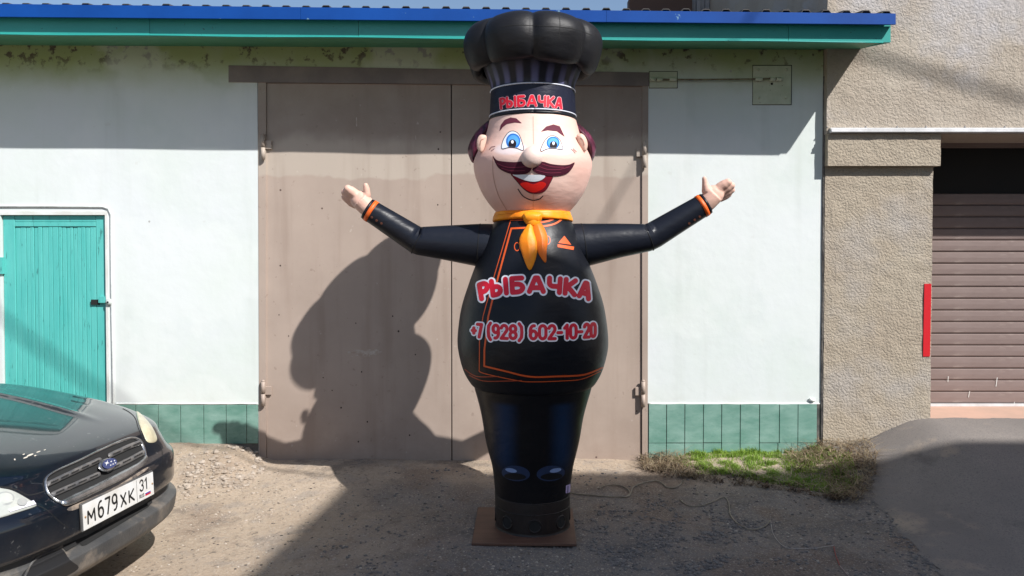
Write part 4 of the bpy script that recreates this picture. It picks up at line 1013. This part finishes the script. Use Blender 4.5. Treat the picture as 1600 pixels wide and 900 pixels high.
tag(mb.build('cinders', m_st2), 'dark grey cinders and stone chips across the shaded yard', kind='stuff')
mb = MB(); zone(mb, [(150, 900), (250, 740), (520, 735), (900, 745), (1340, 775), (1440, 900)], 750, .002, .010, 3, -.03, .3)
tag(mb.build('litter', m_st3), 'dark flecks of leaf litter and twigs on the dirt', kind='stuff')
mb = MB()
for i_ in range(420):
    k_ = random.uniform(2, 7); q0, q1 = edge[int(k_)], edge[min(int(k_)+1, len(edge)-1)]; q = q0.lerp(q1, k_-int(k_)); rock(mb, q.x+random.gauss(-.02, .06), q.y+random.gauss(0, .05), random.uniform(.003, .013), .6)
tag(mb.build('asphalt_crumbs', m_st2), 'crumbs of broken asphalt along the ragged left edge of the ramp', kind='stuff')
mb = MB()
for i_ in range(520):
    x_ = random.uniform(2.37, 3.16); rock(mb, x_, -.022-abs(random.gauss(0, .035)), random.uniform(.003, .014), .7)
tag(mb.build('grit', m_st2), 'dark crumbs of broken asphalt along the foot of the stucco pillar', kind='stuff')
# grass strip and straw
def in_zone(poly_, cnt, z):
    out = []; xs = [p[0] for p in poly_]; ys = [p[1] for p in poly_]; fn = f_poly(poly_)
    while len(out) < cnt:
        n_ = cnt*2; X = np.random.uniform(min(xs), max(xs), (1, n_)); Y = np.random.uniform(min(ys), max(ys), (1, n_)); d = fn(X, Y)[0]
        for i in np.nonzero(d > 0)[0]:
            p = PG(X[0, i], Y[0, i], z)
            if noise.noise(Vector((p.x*11, p.y*16, 8))) < random.uniform(-.55, .12): continue
            out.append((p.x, min(p.y, -.012)))
            if len(out) >= cnt: break
    return out
def blades(name, pts, hmin, hmax, wd, m, lean, label, segs=2, lift=0.):
    v = []; f = []
    for (x, y) in pts:
        h = random.uniform(hmin, hmax)*max(.25, .85+1.5*noise.noise(Vector((x*9, y*14, 3)))); a = random.random()*6.283; l = random.uniform(*lean)*h; w_ = wd*random.uniform(.6, 1.3)
        z = G(x, y)-.002+lift*random.random(); pa = a+1.57; n0 = len(v)
        for s in range(segs+1):
            t = s/segs; ox = math.cos(a)*l*t*t; oy = math.sin(a)*l*t*t; oz = h*(t-.35*t*t*random.uniform(.6, 1.2)*min(1, l/h)); ww = w_*(1-t*.85)
            v.append((x+ox-math.cos(pa)*ww, min(y+oy-math.sin(pa)*ww, -.004), z+oz)); v.append((x+ox+math.cos(pa)*ww, min(y+oy+math.sin(pa)*ww, -.004), z+oz))
        for s in range(segs): f.append((n0+2*s, n0+2*s+1, n0+2*s+3, n0+2*s+2))
    return tag(obj(name, v, f, m), label, kind='stuff')
def leafy(name, a, b, **k):
    m, (N, L, bs, *_r) = mat(name, a, .55, b, 14, .35, .65, **k); bs.inputs['Subsurface Weight'].default_value = 0
    tr_ = N.new('ShaderNodeBsdfTranslucent'); tr_.inputs[0].default_value = (*[q*.9 for q in b], 1); mx = N.new('ShaderNodeMixShader'); mx.inputs[0].default_value = .3
    L.new(bs.outputs[0], mx.inputs[1]); L.new(tr_.outputs[0], mx.inputs[2]); L.new(mx.outputs[0], N['Material Output'].inputs[0]); return m
m_gr = leafy('fresh_grass', (.15, .27, .03), (.30, .43, .06)); m_straw = leafy('dry_straw', (.34, .25, .15), (.22, .15, .09)); m_straw2 = leafy('pale_straw', (.45, .37, .23), (.36, .28, .17))
gz = [(1040, 712), (1090, 704), (1180, 705), (1250, 704), (1330, 722), (1345, 745), (1310, 752), (1240, 742), (1150, 731), (1090, 728)]
blades('grass', in_zone(gz, 12000, .05), .012, .045, .0032, m_gr, (.2, 1.0), 'bright green grass strip at the foot of the right tile plinth')
z1 = in_zone([(1000, 708), (1035, 704), (1085, 718), (1090, 733), (1040, 730), (1003, 722)], 2200, .05)
z2 = in_zone([(1225, 708), (1290, 698), (1350, 700), (1372, 722), (1366, 742), (1340, 756), (1300, 752), (1290, 730), (1240, 722)], 5200, .08)
z3 = in_zone([(1030, 722), (1140, 730), (1260, 742), (1340, 758), (1310, 762), (1200, 748), (1090, 738)], 1500, .03)
blades('straw', z1[:500]+z2[:1000], .015, .062, .0026, m_straw, (1.5, 4.), 'tangled brown dry stalks at both ends of the grass strip', 3, .06)
blades('pale_straw', z2[3000:3900]+z1[1400:1600]+z3[:300], .015, .05, .0022, m_straw2, (2., 5.), 'pale dry straw flattened over the right end of the grass', 3, .07)
blades('dead_tangle', z2[4300:]+z1[1700:2000], .01, .035, .004, leafy('brown_rot', (.13, .085, .05), (.07, .045, .03)), (1., 3), 'dark rotting stalks beneath the straw at the right end', 2, .03)
blades('dead_leaves', z3[500:]+z1[2000:], .012, .03, .006, mt('dead_leaf', (.10, .065, .045), .9, (.17, .12, .08), 20), (.6, 2), 'dark dead leaves along the front of the grass strip', 1, .01)

# ------------------------------------------------------------------ parked car
m_paint, (N, L, b, vec, mix, nm, cur, tc) = mat('dark_navy_paint', (.003, .005, .010), .3, (.004, .008, .014), 3., metal=.0, coat=1.0, spec=.2)
c = mix(math_n(N, L, 'MULTIPLY', nm(26, .63, .67, 4, 5.), .5), b.inputs['Base Color'].links[0].from_socket, (.10, .10, .10)); 
g = N.new('ShaderNodeNewGeometry'); o_ = sepxyz(N, L, g.outputs['Position'])
dustk = math_n(N, L, 'MULTIPLY', rng(N, L, o_[2], .55, .20), nm(5, .30, .75, 6, 2.)); c = mix(math_n(N, L, 'MULTIPLY', dustk, .45), c, (.11, .095, .08))
L.new(c, b.inputs['Base Color']); L.new(rng(N, L, dustk, 0, 1, 1., .15), b.inputs['Coat Weight'])
m_clad = mt('grey_black_plastic', (.045, .047, .05), .5, (.085, .083, .08), 5, .35, .65, c3=(.20, .17, .14), s3=7, lo3=.52, hi3=.68, bump=.15, bscale=90)
m_chrome = mt('satin_chrome', (.52, .53, .54), .25, (.36, .36, .36), 20, metal=.9); m_grille = mt('grille_plastic', (.085, .085, .088), .4, (.15, .14, .13), 25)
m_glass = mt('car_glass', (.012, .014, .016), .05, coat=1.0); m_tyre = mt('tyre_rubber', (.022, .022, .022), .85, (.05, .045, .04), 12, bump=.2); m_rim2 = mt('alloy', (.42, .43, .44), .3, metal=.8)
m_lamp = mt('headlamp_lens', (.50, .51, .47), .12, (.42, .44, .41), 12, coat=.8); m_lamp2 = mt('yellowed_lens', (.56, .52, .36), .3, (.48, .42, .29), 14, coat=.4)
YAW = R(-7); FW = Vector((math.cos(YAW), math.sin(YAW), 0)); LF = Vector((-math.sin(YAW), math.cos(YAW), 0)); O0 = Vector((-1.84, -2.26, -.06))
def CL(a, b, z): return O0+FW*a+LF*b+Vector((0, 0, z))
car = empty('parked_car', O0+FW*-2.2, 'dark navy station wagon parked at the left with its dusty nose in view', 'car')
prof_f = [(-.55, .20), (-.20, .19), (-.07, .195), (-.045, .205), (-.012, .235), (-.002, .270), (.004, .305), (.003, .316), (-.004, .320), (-.035, .334), (-.055, .342), (-.055, .385), (-.012, .402), (-.008, .46), (-.008, .52), (-.018, .555), (-.05, .585), (-.075, .62), (-.098, .655), (-.118, .69), (-.15, .712), (-.22, .738), (-.36, .775), (-.58, .818), (-.85, .858), (-1.15, .89), (-1.6, .90), (-2.4, .905), (-3.4, .91), (-4.1, .90), (-4.38, .84), (-4.48, .70), (-4.50, .5), (-4.45, .3), (-4.3, .2), (-3.6, .19), (-2.4, .19), (-1.2, .19)]
S1 = crom(prof_f, 4); HW = .875
def shell_pt(a, z, v):
    n_ = 5.6; k = max(0, 1-abs(v)**n_)**(1/n_); a = a-.085*abs(v)**2.6*ss(-1.2, -.2, a)
    ca = min(max(a, -3.4), -1.15); czz = .47
    # plan taper at the nose
    kz = max(k, .0)
    aa = ca+(a-ca)*k; zz = czz+(z-czz)*(kz**(.9))
    b_ = HW*v*(1-.035*ss(-.9, 0, aa))
    # hood ridges and fender crown
    if z > .70 and a > -1.5:
        rb = .33+.10*ss(-.2, -1.1, a); zz += .013*math.exp(-((abs(b_)-rb)/.030)**2)*ss(-.28, -.55, a)-.010*ss(rb-.02, rb-.10, abs(b_))*0
        zz += .012*math.exp(-((abs(b_)-.74)/.07)**2)*ss(-.12, -.4, a)
    return CL(aa, b_, zz)
vsn = np.concatenate([np.linspace(-1, -.97, 5)[:-1], np.linspace(-.97, -.8, 12)[:-1], np.linspace(-.8, .8, 70), np.linspace(.8, .97, 12)[1:], np.linspace(.97, 1, 5)[1:]])
nv = len(vsn); ns = len(S1)
vv = [shell_pt(a, z, v) for (a, z) in S1 for v in vsn]
# seam line between paint and lower cladding: profile z
def is_clad(i): a, z = S1[i % ns]; return z < .388 and a > -1.0 or z < .30
fp = []; fc = []
for i in range(ns):
    for j in range(nv-1):
        f = (i*nv+j, ((i+1) % ns)*nv+j, ((i+1) % ns)*nv+j+1, i*nv+j+1)
        (fc if is_clad(i) and is_clad(i+1) else fp).append(f)
body = obj('body', vv, fp, m_paint, car, True); clad = obj('bumper_cladding', vv, fc, m_clad, car, True)
for o in (body, clad):
    bm = bmesh.new(); bm.from_mesh(o.data); bmesh.ops.delete(bm, geom=[v for v in bm.verts if not v.link_faces], context='VERTS'); bmesh.ops.remove_doubles(bm, verts=bm.verts, dist=1e-5)
    bmesh.ops.recalc_face_normals(bm, faces=bm.faces); bm.to_mesh(o.data); bm.free()
BC = bvh_of(body, clad)
def cd(name, fn, bb_, step, off, m, par=None, puff=0, pw=.5): return decal(name, fn, bb_, step, BC, off, m, par or body, puff, pw)
# cabin
cab = [(-1.32, .87), (-1.5, 1.02), (-1.75, 1.30), (-2.0, 1.39), (-2.7, 1.43), (-3.6, 1.40), (-4.0, 1.28), (-4.35, .92), (-2.5, .80)]
S2 = crom(cab, 3); vb = np.linspace(-1, 1, 33)
def cabp(a, z, v):
    n_ = 6; k = max(0, 1-abs(v)**n_)**(1/n_); ca = min(max(a, -3.6), -1.9); zz = .85+(z-.85)*k; return CL(ca+(a-ca)*k, .80*v*(1-.22*ss(.87, 1.42, zz)), zz)
vv = [cabp(a, z, v) for (a, z) in S2 for v in vb]; n2 = len(vb); m2_ = len(S2)
f1 = []; f2 = []
for i in range(m2_):
    for j in range(n2-1):
        f = (i*n2+j, ((i+1) % m2_)*n2+j, ((i+1) % m2_)*n2+j+1, i*n2+j+1); a, z = S2[i]
        (f1 if z > 1.34 or 2 > j or j > n2-4 and False else f2).append(f)
obj('roof', vv, f1, m_paint, car, True); obj('windscreen', vv, f2, m_glass, car, True)
# wheels
for a in (-.86, -3.55):
    for s in (-1, 1):
        c0 = CL(a, s*.77, .315); ax = LF*s
        pr_ = [(.20, -.10), (.30, -.10), (.325, -.07), (.325, .07), (.30, .10), (.215, .10), (.21, .08)]
        def ring(pr_, n=40):
            v = []; f = []
            for (r_, t_) in pr_:
                for k in range(n): q = 2*math.pi*k/n; v.append(c0+ax*t_+FW*r_*math.cos(q)+Vector((0, 0, r_*math.sin(q))))
            for i in range(len(pr_)-1):
                for k in range(n): f.append((i*n+k, i*n+(k+1) % n, (i+1)*n+(k+1) % n, (i+1)*n+k))
            return v, f
        wv, wf = ring(pr_); wh = obj('wheel', wv, wf, m_tyre, car, True)
        rv_, rf_ = ring([(.215, .095), (.20, .085), (.19, .04), (.08, .06), (.05, .07), (.001, .07)]); obj('rim', rv_, rf_, m_rim2, wh, True)
        # dark arch on the body side
        av, af = ring([(.001, .115), (.37, .112), (.385, .108)]); obj('wheel_arch', av, af, m_clad, car, True)
# grille opening, mesh bars, chrome surround  (coordinates of the photograph laid onto the nose)
def Z8(l): return [(a/2.8133, 580+b/2.8125) for a, b in l]
gq = crom(Z8([(200, 470), (240, 440), (330, 400), (430, 352), (520, 312), (575, 295), (612, 305), (632, 345), (636, 395), (600, 425), (520, 465), (420, 515), (320, 565), (265, 580), (215, 548), (197, 510)]), 5)
B_ = bbx(gq, 4)
gf = f_poly(gq)
cd('grille_shadow', gf, B_, 1.2, .001, m_black_gap)
grl = cd('grille_surround', f_and(f_off(gf, 1.3), lambda X, Y: 2.3-gf(X, Y)), B_, .8, .004, m_chrome, puff=.006)
lowbar = Z8([(262, 580), (300, 592), (430, 530), (560, 465), (640, 405), (636, 372), (600, 405), (520, 448), (400, 508), (300, 555)])
cd('grille_lip', f_poly(crom(lowbar, 4)), bbx(lowbar), .9, .007, m_chrome, puff=.005)
def zl8(l): return [tuple(p) for p in Z8(l)]
bars = [zl8([(205, 500), (330, 440), (420, 398), (430, 394)]), zl8([(480, 372), (560, 335), (612, 315)]), zl8([(228, 545), (330, 500), (425, 458)]), zl8([(470, 438), (560, 395), (622, 362)])]
for l in bars: cd('grille_bar', f_and(f_stroke([l], 4.1), f_off(gf, -1.5)), bbx(l, 6), .8, .008, m_grille, puff=.005)
thin = []
for l in bars:
    (xa_, ya_), (xb_, yb_) = l[0], l[-1]; L_ = math.hypot(xb_-xa_, yb_-ya_); n_ = max(2, int(L_/16))
    for k in range(n_):
        t0, t1 = (k+.15)/n_, (k+.8)/n_; thin.append([(xa_+(xb_-xa_)*t0, ya_+(yb_-ya_)*t0+.8), (xa_+(xb_-xa_)*t1, ya_+(yb_-ya_)*t1+.8)])
for l in thin: cd('grille_slot', f_and(f_stroke([l], .95), f_off(gf, -2.)), bbx(l, 4), .4, .0195, m_black_gap)
for l in thin: cd('grille_slot_lip', f_and(f_stroke([[(p[0], p[1]-1.5) for p in l]], .5), f_off(gf, -2.)), bbx(l, 5), .4, .0200, m_chrome)
# oval badge with six stars
ec = (454/2.8133, 580+424/2.8125); th_ = -.33
cd('badge_rim', f_ell(*ec, 14.5, 10.3, th_), (ec[0]-17, ec[1]-14, ec[0]+17, ec[1]+14), .6, .026, m_chrome, puff=.003)
em = cd('badge', f_ell(ec[0]+.3, ec[1], 11.8, 7.8, th_), (ec[0]-17, ec[1]-14, ec[0]+17, ec[1]+14), .5, .0385, mt('badge_blue', (.012, .03, .12), .2, coat=1))
def star(x, y, r, n=4): return f_poly([(x+(r if k % 2 == 0 else r*.28)*math.cos(math.pi*k/n+th_+math.pi/2), y-(r if k % 2 == 0 else r*.28)*math.sin(math.pi*k/n-th_*0+math.pi/2)) for k in range(2*n)])
cd('badge_star', f_or(star(ec[0]-4.6, ec[1]-.2, 4.6), star(ec[0]+2.2, ec[1]-2.6, 2.1), star(ec[0]+7.4, ec[1]-4.0, 1.9), star(ec[0]+1.4, ec[1]+3, 2.), star(ec[0]+5.2, ec[1]+1.2, 2.), star(ec[0]+8.8, ec[1]-.6, 1.8)), (ec[0]-15, ec[1]-12, ec[0]+15, ec[1]+12), .3, .0400, m_metal_white, em)
# headlamps
nl = crom(Z8([(-60, 500), (0, 514), (50, 524), (105, 552), (155, 585), (150, 597), (80, 620), (0, 645), (-60, 655)]), 4)
hl1 = cd('headlight', f_poly(nl), bbx(nl), 1., .002, m_lamp, car, puff=.0035); 
il = Z8([(22, 607), (60, 598), (140, 573), (152, 590), (80, 612), (38, 625)]); cd('indicator', f_poly(il), bbx(il), .7, .012, mt('indicator_lens', (.62, .60, .66), .2), hl1)
m_refl = mt('lamp_shade_grey', (.33, .34, .33), .15, coat=.8)
for e_, m_q in ((f_ell(4, 781, 15, 11), m_refl), (f_ell(4, 781, 12, 8.6), m_lamp), (f_ell(31, 787, 8, 6), m_refl)): cd('reflector', e_, (-20, 765, 45, 800), .6, .0165 if m_q is m_refl else .0178, m_q, hl1)
cd('headlight_gap', f_and(f_off(f_poly(nl), 1.0), lambda X, Y: -f_poly(nl)(X, Y)), bbx(nl, 4), .6, .001, m_black_gap, hl1)
fl = crom(Z8([(598, 178), (625, 195), (660, 235), (684, 280), (688, 306), (668, 316), (645, 310), (630, 280), (612, 235)]), 4)
hl2 = cd('headlight', f_poly(fl), bbx(fl), .7, .002, m_lamp2, car, puff=.004); hl2['label'] = 'yellowed far headlight'
bm = bmesh.new(); bm.from_mesh(hl2.data); left_ = set(bm.verts); best = []
while left_:
    stk = [left_.pop()]; comp = set(stk)
    while stk:
        v_ = stk.pop()
        for e in v_.link_edges:
            u_ = e.other_vert(v_)
            if u_ in left_: left_.discard(u_); comp.add(u_); stk.append(u_)
    if len(comp) > len(best): best = comp
bmesh.ops.delete(bm, geom=[v_ for v_ in bm.verts if v_ not in best], context='VERTS'); bm.to_mesh(hl2.data); bm.free()
# shut line of the bonnet
sl1 = [crom(Z8([(-40, 506), (0, 508), (70, 520), (125, 545), (195, 528)]), 5, False), crom(Z8([(195, 528), (200, 465), (330, 397), (520, 307), (578, 290), (620, 300), (640, 320)]), 5, False)]
cd('bonnet_gap', f_stroke(sl1, .7), bbx([p for l in sl1 for p in l]), .6, .0008, m_black_gap)
sl2 = [crom(Z8([(640, 320), (625, 290), (608, 250), (590, 200), (540, 165), (440, 130), (300, 95)]), 5, False)]
cd('bonnet_gap', f_stroke([sl2[0][2:-10]], .6), bbx(sl2[0]), .6, .0008, m_black_gap)
bl3 = [crom(Z8([(165, 590), (205, 610), (255, 655), (300, 690)]), 5, False), crom(Z8([(690, 320), (712, 350), (716, 420)]), 5, False)]
cd('bumper_gap', f_stroke(bl3, .45), bbx([p for l in bl3 for p in l]), .5, .0008, m_black_gap)
# intake slot under the plate
sl4 = Z8([(268, 768), (385, 720), (640, 580), (664, 560), (668, 580), (650, 600), (380, 765), (360, 770), (350, 760), (290, 795)])
cd('intake', f_poly(sl4), bbx(sl4), 1., .003, m_black_gap, clad)
# dusty scuff on the bumper ledge
m_dust = mt('bumper_dust', (.30, .24, .19), .9, (.07, .06, .055), 18, .4, .6)
du = crom(Z8([(300, 600), (420, 548), (520, 500), (640, 425), (636, 440), (520, 515), (420, 568), (320, 612)]), 3)
cd('dust', f_poly(du), bbx(du), .8, .001, m_dust)
# cladding corner line
fg = crom(Z8([(100, 910), (125, 862), (165, 820), (235, 790), (272, 782), (305, 828), (345, 862), (300, 895), (250, 912)]), 4)
cd('fog_recess', f_poly(fg), bbx(fg), 1., .0015, mt('matt_black_plastic', (.012, .012, .013), .6), clad)
cl5 = [crom(Z8([(110, 900), (135, 850), (170, 815), (240, 785), (270, 770)]), 5, False)]
cd('cladding_edge', f_stroke(cl5, 2.), bbx(cl5[0], 5), .9, .002, m_clad, clad, puff=.003)
# bright crumbs on the bonnet
m_drop = mt('bonnet_specks', (.55, .5, .42), .8)
def specks(X, Y):
    e = np.full(X.shape, -9.)
    for (a, b, r1, r2) in ((47, 711, 5.5, 1.3), (40, 715, 4, 1.), (60, 706, 3.5, .8), (23, 718, 1.2, 1.4), (70, 703, 2, .6), (37, 710, 2, .8), (55, 712, 2, .8)): e = np.maximum(e, f_ell(a, b, r1, r2, -.35)(X, Y))
    return e
cd('specks', specks, (18, 698, 76, 722), .4, .0006, m_drop)
# number plate
pa = P(138.4, 815, -5.81+3.30); 
pl_c = CL(-.008, .02, .473); tilt = Vector((0, 0, 1)); 
pn = FW; pu = (Vector((0, 0, 1))-FW*.05).normalized(); pxv = LF     # plate axes: along +LF is to the right as seen from the front
def PLP(u, v, d=0): return pl_c+pxv*u+pu*v+FW*(d+.012)
m_plate = mt('plate_white', (.70, .70, .69), .4, (.62, .60, .56), 12); m_ink = mt('plate_black', (.012, .012, .012), .5)
hw_, hh_ = .26, .056
def pbox2(u0, u1, v0, v1, d0, d1):
    v = [PLP(u, v, d) for d in (d0, d1) for v in (v0, v1) for u in (u0, u1)]; return v, [(0, 2, 3, 1), (4, 5, 7, 6), (0, 1, 5, 4), (2, 6, 7, 3), (0, 4, 6, 2), (1, 3, 7, 5)]
plf = MB().add(*pbox2(-hw_-.006, hw_+.006, -hh_-.006, hh_+.006, -.010, .002)).build('plate_holder', m_clad, car); bevel(plf, .003, 1)
ppl = MB().add(*pbox2(-hw_, hw_, -hh_, hh_, .0022, .0045)).build('number_plate', m_plate, plf)
def plate_txt(txt, gap, u0, u1, v0, v1, wd, name, m):
    W, ls = text_lines(txt, gap); ls = [[(u0+(u1-u0)*a/W, v0+(v1-v0)*b) for a, b in l] for l in ls]
    V, D, fs = march(f_stroke(ls, wd), (u0-.01, v0-.01, u1+.01, v1+.01), .0016)
    return obj(name, [PLP(a, b, .0052) for a, b in V], fs, m, plf)
plate_txt('М', .1, -.232, -.185, -.034, .018, .0048, 'plate_lettering', m_ink)
plate_txt('679', .30, -.160, -.030, -.034, .036, .0052, 'plate_lettering', m_ink)
plate_txt('ХК', .38, .000, .100, -.034, .018, .0048, 'plate_lettering', m_ink)
plate_txt('31', .32, .150, .205, -.010, .042, .0040, 'plate_lettering', m_ink)
plate_txt('RUS', .3, .142, .178, -.042, -.026, .0016, 'plate_lettering', m_ink)
MB().add(*pbox2(.122, .1235, -.052, .052, .0046, .0052)).build('plate_divider', m_ink, plf)
for (v0, m) in ((-.030, mt('flag_white', (.7, .7, .7), .5)), (-.0355, mt('flag_blue', (.02, .05, .3), .5)), (-.044, mt('flag_red', (.5, .02, .03), .5))):
    MB().add(*pbox2(.188, .232, v0, v0+(.0055 if v0 > -.04 else .0085), .0046, .0054)).build('plate_flag', m, plf)
for u in (-.248, .248):
    c0 = PLP(u, 0, .005); MB().ball(c0, .005, 10, 6).build('plate_screw', mt('rusty_screw', (.28, .17, .08), .6) if u < 0 else bpy.data.materials['rusty_screw'], plf, True)
